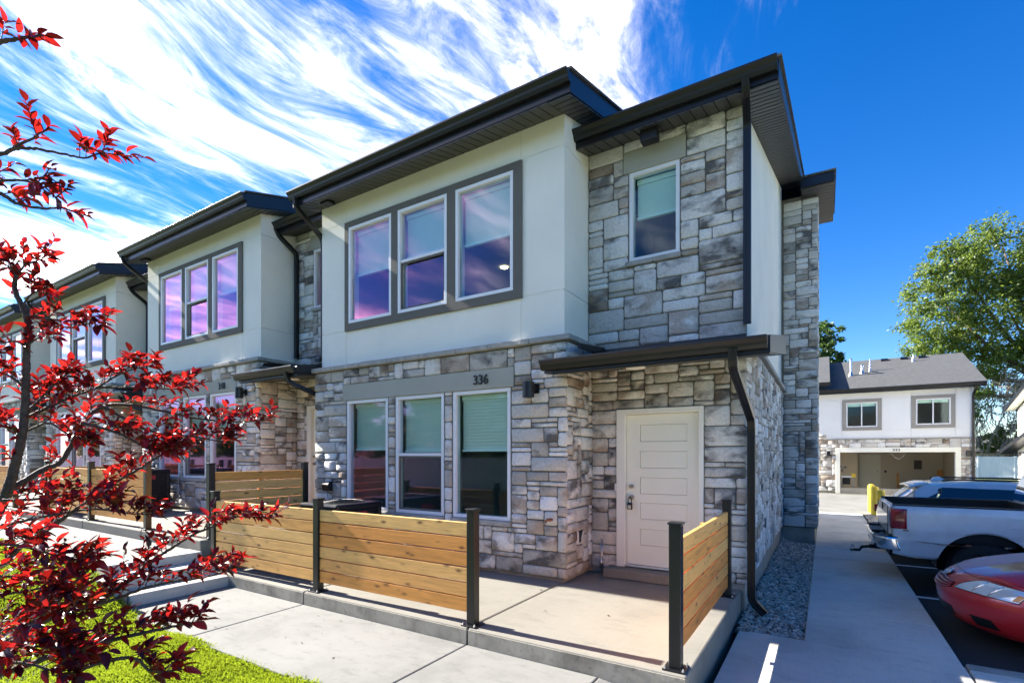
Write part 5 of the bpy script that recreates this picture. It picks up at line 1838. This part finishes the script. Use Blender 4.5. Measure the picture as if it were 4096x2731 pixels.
# headlights
for sg in (-1, 1):
    def hl(a, b, off=.006):
        t = .43 + .50 * a
        lo = .385 + .02 * a - .02 * a * a; hi = lo + .012 + .175 * min(1, a / .35) ** .7 * (1 - .15 * a)
        return fo(lo + (hi - lo) * b, sg * t, off)
    m = MB(); m.grid(lambda a, b: hl(a, b), 24, 10); h = rw(m).build('headlight', 'lens', T, smooth=True)
    for ca in (.40, .66):
        m = MB(); m.tube([hl(ca + .10 * b - .06 * b * b, .08 + .84 * b, .010) for b in [k / 10 for k in range(11)]], [.004 + .010 * math.sin(math.pi * k / 10) for k in range(11)], 6); rw(m).build('reflector_rib', 'chrome', h, smooth=True)
    m = MB(); m.grid(lambda a, b: hl(.93 + .06 * a, .1 + .5 * b, .009), 4, 4); rw(m).build('turn_signal', 'amber', h, smooth=True)
    m = MB(); m.tube([hl(k / 24, 0, .006) for k in range(25)] + [hl(1, k / 8, .006) for k in range(1, 9)] + [hl(1 - k / 24, 1, .006) for k in range(25)], .004, 5); rw(m).build('headlight_seal', 'grille', h)
    def fg_(a, b):
        t = .63 + .17 * a
        return fo(.105 + .075 * b + .0 * a, sg * (t + .03 * (1 - b)), .004)
    m = MB(); m.grid(fg_, 6, 4); rw(m).build('fog_recess', 'grille', T, smooth=True)
m = MB(); m.grid(lambda a, b: fo(.115 + .085 * a, -.42 + .84 * b, .004), 5, 24); rw(m).build('lower_intake', 'grille', T, smooth=True)
for s in (1, -1):
    m = MB()
    zl = lambda x: max(arch(.98, .33, .37, .20)(x), arch(3.75, .33, .37, .20)(x))
    panel_side(m, .56, 4.6, zl, lambda x: .70 + .22 * min(1, max(0, (x - .56) / .9)) ** .7, lambda x, z: -(.905 - .03 * max(0, z - .6) - (.01 if z < .3 else 0)), 90, 10)
    m.v = [(x, y * s, z) for x, y, z in m.v]
    rw(m).build('body_side', 'paint_red', T, smooth=True, angle=45)
cp = [(1.22, .94), (1.55, 1.12), (2.0, 1.36), (2.35, 1.45), (3.0, 1.45), (3.45, 1.34), (3.95, 1.10), (4.2, 1.02), (4.65, .99), (4.72, .75), (4.70, .4)]
def rcab(a, b):
    x, z = catmull(cp, a); t = 2 * b - 1
    return (x, (.87 - .26 * max(0, (z - .95) / .5)) * t, z - .035 * abs(t) ** 4)
m = MB(); m.grid(rcab, 50, 16); rw(m).build('cabin_shell', 'paint_red', T, smooth=True)
m = MB(); m.grid(lambda a, b: tuple(Vector(rcab(.02 + .19 * a, .07 + .86 * b)) + Vector((-.008, 0, .008))), 10, 10); rw(m).build('windscreen', 'car_glass', T, smooth=True)
m = MB(); m.grid(lambda a, b: tuple(Vector(rcab(.49 + .13 * a, .08 + .84 * b)) + Vector((.008, 0, .008))), 10, 10); rw(m).build('rear_window', 'car_glass', T, smooth=True)
for s in (1, -1):
    m = MB(); m.grid(lambda a, b: (rcab(.0 + .68 * a, 0)[0], s * (.89 + (abs(rcab(.68 * a, 0)[1]) - .89) * b), .90 + (rcab(.68 * a, 0)[2] - .90) * b), 40, 5); rw(m).build('side_window', 'car_glass', T, smooth=True)
for cx in (.98, 3.75):
    for s in (-1, 1): wheel(T, RX + cx, RY_ + s * .80, RZ_ + .325, .325, .21, s)
PLUM=[
 (0.027,0.008,0.12,[(-3.366,0.499,-0.052),(-3.236,0.575,0.963),(-3.131,0.635,1.353),(-3.043,0.685,1.554),(-3.004,0.704,1.645),(-2.971,0.72,1.767),(-2.944,0.732,1.876),(-2.926,0.738,2.036),(-2.917,0.738,2.195),(-2.91,0.738,2.361),(-2.918,0.728,2.411),(-2.942,0.708,2.492),(-2.931,0.71,2.554)]),
 (0.016,0.003,0.8,[(-3.027,0.709,1.637),(-3.043,0.747,1.654),(-3.0,0.82,1.72),(-2.983,0.878,1.76),(-2.951,0.945,1.933),(-2.917,1.013,2.013),(-2.843,1.106,2.024),(-2.765,1.202,1.999),(-2.658,1.315,1.965),(-2.533,1.44,1.953),(-2.442,1.544,1.964)]),
 (0.015,0.003,0.9,[(-3.143,0.637,1.351),(-3.078,0.693,1.297),(-3.022,0.742,1.373),(-2.966,0.791,1.427),(-2.848,0.88,1.534),(-2.75,0.955,1.63),(-2.634,1.042,1.72),(-2.562,1.101,1.78),(-2.478,1.168,1.835)]),
 (0.012,0.003,1,[(-2.8,0.497,1.017),(-2.643,0.595,1.056),(-2.548,0.654,1.135),(-2.433,0.725,1.267),(-2.357,0.773,1.354),(-2.319,0.796,1.399)]),
 (0.013,0.003,1,[(-2.8,0.497,0.961),(-2.573,0.704,1.139),(-2.475,0.83,1.192),(-2.434,0.921,1.261),(-2.42,0.995,1.329),(-2.417,1.062,1.368),(-2.389,1.145,1.424),(-2.357,1.23,1.462),(-2.32,1.319,1.496),(-2.23,1.44,1.482)]),
 (0.008,0.002,1,[(-2.468,0.763,1.181),(-2.416,0.864,1.205),(-2.356,0.969,1.243),(-2.316,1.063,1.253),(-2.292,1.146,1.251),(-2.275,1.226,1.264),(-2.276,1.294,1.277)]),
 (0.012,0.003,1.1,[(-2.326,0.439,1.043),(-2.171,0.594,1.117),(-2.066,0.718,1.152),(-1.995,0.821,1.17),(-1.962,0.9,1.174),(-1.942,0.971,1.174)]),
 (0.01,0.003,1,[(-2.011,0.516,1.045),(-1.949,0.602,1.116),(-1.92,0.667,1.136),(-1.888,0.734,1.129),(-1.88,0.786,1.069),(-1.844,0.856,1.062)]),
 (0.009,0.003,0.43,[(-2.346,0.426,3.047),(-2.226,0.501,3.092),(-2.186,0.526,3.101),(-2.149,0.548,3.109),(-2.109,0.573,3.113)]),
 (0.009,0.002,0.50,[(-2.81,0.491,2.853),(-2.653,0.597,2.919),(-2.615,0.629,2.945),(-2.562,0.67,2.95),(-2.489,0.724,2.937),(-2.421,0.775,2.924),(-2.371,0.814,2.946),(-2.326,0.851,2.944)]),
 (0.006,0.002,0.56,[(-2.623,0.631,2.955),(-2.574,0.661,2.983),(-2.536,0.685,3.011),(-2.512,0.7,3.034)]),
 (0.009,0.002,0.50,[(-2.662,0.465,2.796),(-2.504,0.564,2.716),(-2.45,0.597,2.679),(-2.377,0.642,2.663),(-2.314,0.681,2.663),(-2.251,0.721,2.637)]),
 (0.006,0.002,0.50,[(-2.522,0.493,2.721),(-2.39,0.575,2.737),(-2.311,0.624,2.716),(-2.267,0.652,2.675)]),
 (0.006,0.002,0.8,[(-2.894,0.733,2.376),(-2.829,0.774,2.367),(-2.748,0.824,2.326),(-2.667,0.874,2.345),(-2.618,0.904,2.326)]),
 (0.005,0.002,1,[(-2.932,0.709,2.548),(-2.958,0.693,2.586),(-3.002,0.666,2.605)]),
 (0.005,0.002,1,[(-2.932,0.709,2.548),(-2.904,0.727,2.586),(-2.861,0.754,2.611),(-2.829,0.774,2.611)]),
 (0.005,0.002,1,[(-2.907,0.725,2.408),(-2.894,0.733,2.446),(-2.856,0.757,2.484),(-2.818,0.78,2.459)]),
 (0.006,0.002,1,[(-2.895,0.733,2.243),(-2.914,0.701,2.265),(-2.934,0.669,2.255),(-2.953,0.638,2.269)]),
 (0.005,0.002,1,[(-2.895,0.733,2.243),(-2.867,0.75,2.275),(-2.829,0.774,2.287),(-2.797,0.794,2.281)]),
 (0.006,0.002,1,[(-2.899,0.73,2.065),(-2.925,0.695,2.113),(-2.944,0.663,2.13),(-2.953,0.638,2.183)]),
 (0.007,0.002,1.1,[(-2.969,0.745,1.955),(-2.939,0.784,2.022),(-2.894,0.832,2.103),(-2.859,0.873,2.158)]),
 (0.008,0.002,1.2,[(-3.04,0.761,1.945),(-2.925,0.861,2.028),(-2.824,0.953,2.092),(-2.738,1.036,2.171),(-2.662,1.113,2.203)]),
 (0.006,0.002,1.1,[(-2.824,0.953,2.092),(-2.719,1.058,2.096),(-2.609,1.165,2.094),(-2.562,1.234,2.105)]),
 (0.007,0.002,1.0,[(-2.795,0.971,2.004),(-2.679,1.102,1.897),(-2.556,1.238,1.871),(-2.498,1.332,1.852),(-2.474,1.406,1.868)]),
 (0.007,0.002,1,[(-2.738,0.536,1.488),(-2.585,0.643,1.532),(-2.478,0.721,1.559),(-2.37,0.8,1.575),(-2.27,0.874,1.557),(-2.204,0.927,1.556)]),
 (0.006,0.002,1.1,[(-2.471,0.466,1.298),(-2.345,0.564,1.314),(-2.281,0.624,1.324),(-2.224,0.679,1.305)]),
 (0.007,0.002,1.1,[(-2.399,0.452,1.186),(-2.256,0.561,1.219),(-2.194,0.619,1.243),(-2.117,0.686,1.253)]),
 (0.006,0.002,1,[(-2.399,0.452,1.488),(-2.285,0.543,1.485),(-2.215,0.606,1.457),(-2.151,0.665,1.419)]),
 (0.008,0.002,1,[(-2.911,0.664,1.594),(-2.834,0.751,1.597),(-2.742,0.847,1.614),(-2.641,0.949,1.592)]),
 (0.008,0.002,1.1,[(-2.751,0.881,1.922),(-2.658,0.978,1.878),(-2.584,1.063,1.813),(-2.507,1.15,1.786)]),
 (0.006,0.002,1.1,[(-2.09,0.409,1.155),(-2.003,0.482,1.178),(-1.933,0.545,1.149),(-1.891,0.591,1.115)]),
 (0.006,0.002,1.1,[(-2.09,0.409,1.228),(-2.008,0.499,1.219),(-1.938,0.581,1.202),(-1.903,0.642,1.167)]),
 (0.006,0.002,0.8,[(-2.594,0.507,1.365),(-2.5,0.586,1.345),(-2.435,0.645,1.352),(-2.365,0.709,1.338)]),
 (0.006,0.002,1.2,[(-3.005,0.723,1.877),(-3.06,0.689,1.922),(-3.104,0.661,1.974)]),
 (0.006,0.002,1.2,[(-2.977,0.74,1.877),(-2.905,0.805,1.923),(-2.854,0.856,1.878),(-2.791,0.915,1.826)]),
]

# ================================================================== red-leaved plum tree
rg = random.Random(77)


def leaf_template(variant):
    """blade along +X, length 1, slightly folded and curled; 5 stations, faces left and right of the midrib"""
    r = random.Random(variant)
    curl, fold, wid = r.uniform(.12, .50), r.uniform(.3, .9), r.uniform(.19, .26)
    st = [(0, .0), (.10, .04), (.26, .78), (.5, 1.0), (.74, .78), (.91, .34), (1.0, 0)]
    V, F = [], []
    for x, w in st:
        z = -curl * x * x
        tw = r.uniform(-.03, .03)
        V += [(x, 0, z), (x, wid * w, z + fold * wid * w * .8 + tw), (x, -wid * w, z + fold * wid * w * .8 - tw)]
    for k in range(len(st) - 1):
        a, b = 3 * k, 3 * k + 3
        F += [(a, b, b + 1, a + 1), (a, a + 2, b + 2, b)]
    return V, F


LT = [leaf_template(k) for k in range(6)]
tree = thing('plum_tree', 'red-leaved plum tree in the left foreground on the lawn', 'tree', tuple(PLUM[0][3][0][:2]) + (0.,))
leaves = []      # (pos, matrix, size, tint, variant)
wood = MB()
first = True


def add_leaf(p, d, size):
    d = d.normalized()
    upv = Vector((rg.gauss(0, .45), rg.gauss(0, .45), 1)).normalized()
    y = upv.cross(d)
    if y.length < .05: y = Vector((0, 1, 0)).cross(d)
    y.normalize()
    z = d.cross(y)
    leaves.append((p.copy(), Matrix((d, y, z)).transposed(), size, (min(1, max(0, rg.gauss(.45, .27))), rg.random(), rg.random(), 1), rg.randrange(6)))


def leaf_cluster(p, d, n, size, back=0.):
    """n leaves set spirally along the last stretch of a twig that ends at p and points along d"""
    side = d.cross(Vector((0, 0, 1)))
    if side.length < .1: side = Vector((1, 0, 0))
    side.normalize()
    v2 = d.cross(side)
    a = rg.uniform(0, 6.283)
    for k in range(n):
        a += 2.4 + rg.uniform(-.4, .4)
        f = k / max(1, n - 1)
        spread = 1.15 - .75 * f + rg.uniform(-.15, .25)
        dd = d * rg.uniform(.6, 1.) + (side * math.cos(a) + v2 * math.sin(a)) * spread + Vector((0, 0, rg.uniform(-.12, .35)))
        add_leaf(p - d * back * (1 - f), dd, size * rg.uniform(.55, 1.15))


def smooth_path(P, n):
    return [Vector(catmull([tuple(q) for q in P], k / n)) for k in range(n + 1)]


for bi, (r0, r1, lf, P) in enumerate(PLUM):
    P = [Vector(q) for q in P]
    L = sum((b - a).length for a, b in zip(P, P[1:]))
    n = max(6, int(L / .012))
    path = smooth_path(P, n)
    for k in range(2, n):        # a little natural crookedness
        path[k] += Vector((rg.gauss(0, .0009), rg.gauss(0, .0009), rg.gauss(0, .0009)))
    rad_ = [r0 + (r1 - r0) * (k / n) ** .8 for k in range(n + 1)]
    if bi == 0:
        m = MB(); m.tube(path, rad_, 10); m.build('trunk', 'plum_bark', tree, smooth=True)
    else:
        m = MB(); m.tube(path, rad_, 7); m.build('branch', 'plum_bark', tree, smooth=True)
    step = .026 if P[0].z > 2.6 else .0175
    s, nxt = 0., L * (.10 if bi else .45)
    for k in range(1, n + 1):
        seg = (path[k] - path[k - 1]); s += seg.length
        if s < nxt: continue
        nxt = s + step * rg.uniform(.7, 1.4)
        d = seg.normalized()
        frac = s / L
        if rg.random() > lf * (.62 + .4 * frac): continue
        a = rg.uniform(0, 6.283)
        side = d.cross(Vector((0, 0, 1))).normalized(); v2 = side.cross(d)
        td = (d * rg.uniform(.4, 1.0) + side * math.cos(a) * .9 + v2 * abs(math.sin(a)) * .8 + Vector((0, 0, .15))).normalized()
        tl = rg.uniform(.02, .13) * (1.3 - .55 * frac)
        tp = [path[k], path[k] + td * tl * .5 + Vector((0, 0, .004)), path[k] + td * tl + Vector((0, 0, .012))]
        wood.tube(tp, [.0022, .0018, .0012], 4)
        leaf_cluster(tp[2], td, rg.randint(5, 9), .053, tl * .8)
        if tl > .06: leaf_cluster(tp[1], td, rg.randint(2, 4), .046, tl * .35)
    leaf_cluster(path[-1], (path[-1] - path[-3]).normalized(), 12, .055, .09)
wood.build('twig', 'plum_bark', tree, kind='stuff')


def lsize(l):
    u, v, D = scr(l[0])
    if D < .3 or not (-40 < u < 4136 and -40 < v < 2771): return 0
    return l[2] / D


leaves.sort(key=lsize, reverse=True)
lm = {}
rest = MB()
for k, (p, mt, sz, tint, var) in enumerate(leaves):
    V, F = LT[var]
    if k < 300:
        ti = int(tint[0] * 7.99)
        if (var, ti) not in lm:
            m = MB(); m.v = list(V); m.f = list(F); m.t = [((ti + .5) / 8, (ti * .37 + var * .23) % 1, 0, 1)] * len(F)
            me_o = m.build('leaf_source', 'plum_leaf', None, smooth=True, fixn=False, origin=(0, 0, 0))
            lm[(var, ti)] = me_o.data
            bpy.data.objects.remove(me_o)
        o = bpy.data.objects.new('leaf', lm[(var, ti)])
        link(o, tree, p)
        o.rotation_euler = mt.to_euler()
        o.scale = (sz, sz, sz)
    else:
        i = len(rest.v)
        for q in V:
            w = p + mt @ (Vector(q) * sz)
            rest.v.append((w.x, w.y, w.z))
        rest.f += [tuple(i + a for a in f) for f in F]
        rest.t += [tint] * len(F)
rest.build('foliage', 'plum_leaf', tree, smooth=True, fixn=False, kind='stuff')


# ================================================================== leafy trees farther off
def leafy_tree(name, label, base, trunk_h, blobs, nleaf, leaf, mat, seed, group=None, trunk_r=.35, droop=0., limbs=True, sub=9, elong=1.6):
    """blobs: (x, y, z, rx, ry, rz) crown masses in world space; each is broken into small clumps of leaf faces"""
    rg = random.Random(seed)
    T = thing(name, label, 'tree', base, group)
    b = Vector(base)
    top = b + Vector((rg.uniform(-.3, .3), rg.uniform(-.3, .3), trunk_h))
    m = MB(); m.tube([b, b + (top - b) * .35 + Vector((.1, 0, 0)), b + (top - b) * .7, top], [trunk_r * 1.25, trunk_r, trunk_r * .82, trunk_r * .6], 12)
    m.build('trunk', 'bark', T, smooth=True)
    if limbs:
        for (x, y, z, rx, ry, rz) in blobs:
            c = Vector((x, y, z))
            mid = (top + c) / 2 + Vector((0, 0, -.12 * (c - top).length))
            m = MB(); m.tube([top - Vector((0, 0, trunk_h * .1)), mid, c + Vector((0, 0, rz * .3))], [trunk_r * .45, trunk_r * .28, trunk_r * .08], 7); m.build('limb', 'bark', T, smooth=True)
    mb = MB()
    wt = [rx * ry * rz for *_, rx, ry, rz in blobs]
    clumps = []
    nc = max(20, nleaf // 55)
    for k in range(nc):
        x, y, z, rx, ry, rz = rg.choices(blobs, wt)[0]
        v = Vector((rg.gauss(0, 1), rg.gauss(0, 1), rg.gauss(0, 1))).normalized()
        r = rg.uniform(.35, 1.08) ** .55
        cr = min(rx, rz) * rg.uniform(.12, .26)
        clumps.append((Vector((x + v.x * rx * r, y + v.y * ry * r, z + v.z * rz * r)), cr, min(1, max(0, rg.gauss(.45, .22)))))
    for k in range(nleaf):
        c, cr, tone = rg.choice(clumps)
        v = Vector((rg.gauss(0, .6), rg.gauss(0, .6), rg.gauss(0, .42))) * cr
        p = c + v + Vector((0, 0, -droop * rg.random() * cr))
        d = Vector((rg.gauss(0, 1), rg.gauss(0, 1), rg.gauss(-.25, .6))).normalized()
        s_ = d.cross(Vector((rg.gauss(0, 1), rg.gauss(0, 1), rg.gauss(0, 1))))
        if s_.length < .01: continue
        s_.normalize()
        ln = leaf * rg.uniform(.6, 1.35); wd = ln / elong * .5
        i = len(mb.v)
        mb.v += [tuple(p - d * ln * .5), tuple(p + s_ * wd), tuple(p + d * ln * .5), tuple(p - s_ * wd)]
        mb.f.append((i, i + 1, i + 2, i + 3))
        mb.t.append((min(1, max(0, tone + rg.gauss(0, .16))), rg.random(), 0, 1))
    mb.build('crown', mat, T, fixn=False, kind='stuff')
    return T


elm = leafy_tree('elm_tree', 'tall green elm tree towering behind the rear townhouse at the right', (18.5, 66, -.2), 9.5,
                 [(9.4, 64, 16, 3.0, 3, 4.6), (10.6, 64, 20, 2.6, 2.6, 2.9), (14.2, 65, 20.8, 3.6, 3.4, 3.6), (9.2, 64, 11, 2.7, 2.6, 3.2), (10.4, 63, 7.3, 2.3, 2.4, 2.4), (14.5, 65, 14.8, 4.2, 3.4, 4.0), (19.5, 66, 18.5, 4.5, 4, 5.5), (20, 65, 11, 4, 4, 4), (14.5, 65, 9.8, 3.4, 3, 2.4)],
                 74000, .34, 'leaf_green', 4, trunk_r=.62, droop=.6, elong=2.4)
leafy_tree('elm_tree', 'smaller green tree rising just right of the stone pier', (-1.0, 62, -.2), 9.0,
           [(-.6, 62, 12.2, 2.4, 2.6, 3.4), (.6, 62, 9.6, 1.6, 2.0, 2.4), (-2.5, 62, 10.5, 2.6, 2.6, 3.8), (.1, 62, 14.2, 1.4, 1.6, 1.6), (-.6, 62, 7.5, 2, 2, 2)], 17000, .40, 'leaf_dark', 5, trunk_r=.3, elong=2.0)
leafy_tree('shrub', 'yellow-green shrub hanging over the shed roof', (15.6, 64.6, -.2), 2.2,
           [(15.2, 64.3, 3.6, 2.0, 1.2, 1.4), (17.4, 64.3, 2.6, 1.2, 1.2, 1.4), (13.4, 64.4, 3.2, 1.2, 1, 1.0)], 5200, .34, 'leaf_green', 6, trunk_r=.12, elong=2.2)
# dead vines hanging from the elm
rg = random.Random(9)
vt = thing('dead_vine', 'tangle of bare grey vines hanging from the elm beside the rear townhouse', 'vine', (16, 64, 3))
mb = MB()
for k in range(420):
    x, y = rg.uniform(11.0, 18.5), rg.uniform(62.4, 64.5)
    z = rg.uniform(4.0, 10.0)
    L = rg.uniform(1.5, 5.0)
    dx, dy = rg.gauss(0, .6), rg.gauss(0, .3)
    P = [Vector((x, y, z))]
    for j in range(6): P.append(P[-1] + Vector((dx * .25 + rg.gauss(0, .18), dy * .2 + rg.gauss(0, .12), -L / 6 * rg.uniform(.3, 1.4))))
    mb.tube(P, [.03, .028, .024, .02, .016, .012, .008], 4, cap=False)
mb.build('vine_strands', 'twig', vt, kind='stuff')
for k in range(26):
    x, y, z = rg.uniform(11.5, 16.5), rg.uniform(62.0, 62.6), rg.uniform(5.0, 8.6)
    P = [Vector((x, y, z))]
    dv = Vector((rg.uniform(-1, 1), rg.uniform(-.2, .1), rg.uniform(-1, .6))).normalized()
    for j in range(6): P.append(P[-1] + (dv + Vector((rg.gauss(0, .5), 0, rg.gauss(0, .5)))) * .42)
    m = MB(); m.tube(P, [.055, .052, .048, .04, .034, .026, .015], 5); m.build('bare_branch', 'twig', vt, smooth=True)
# trees behind the viewer's lawn fence (they show in the window glass)
hd = 'green hedge trees behind the viewer, mirrored in the lower windows'
for k in range(15):
    x = -80 + 5.6 * k + rg.uniform(-1, 1)
    leafy_tree('hedge_tree', hd, (x, -15, -.1), 2.2, [(x, -15, 3.2, 3.2, 1.6, 2.8), (x + 1.5, -15.4, 5.0, 2.6, 1.6, 1.9), (x - 1.6, -15.2, 4.6, 2.4, 1.5, 1.9)], 7000, .42, 'leaf_dark', 50 + k, group='hedge trees behind the viewer', trunk_r=.14, limbs=False, elong=1.7)

# mountains on the far side of the valley behind the viewer (mirrored in the farther windows)
mb = MB()
rg = random.Random(3)
ph_ = [(rg.uniform(0, 6.28), rg.uniform(.5, 1)) for _ in range(7)]
def ridge(a):
    x = a * 30
    return 330 + sum(w * 190 / (k + 1) * math.sin(x * (k + 1) * .31 + p) for k, (p, w) in enumerate(ph_))
mb.grid(lambda a, b: (-6500 + 13000 * a, -3600 - 900 * b, -.4 + ridge(a) * (b ** .8) * (1 + .05 * math.sin(a * 400 + b * 9))), 220, 14)
struct('mountains', mb, 'bark')
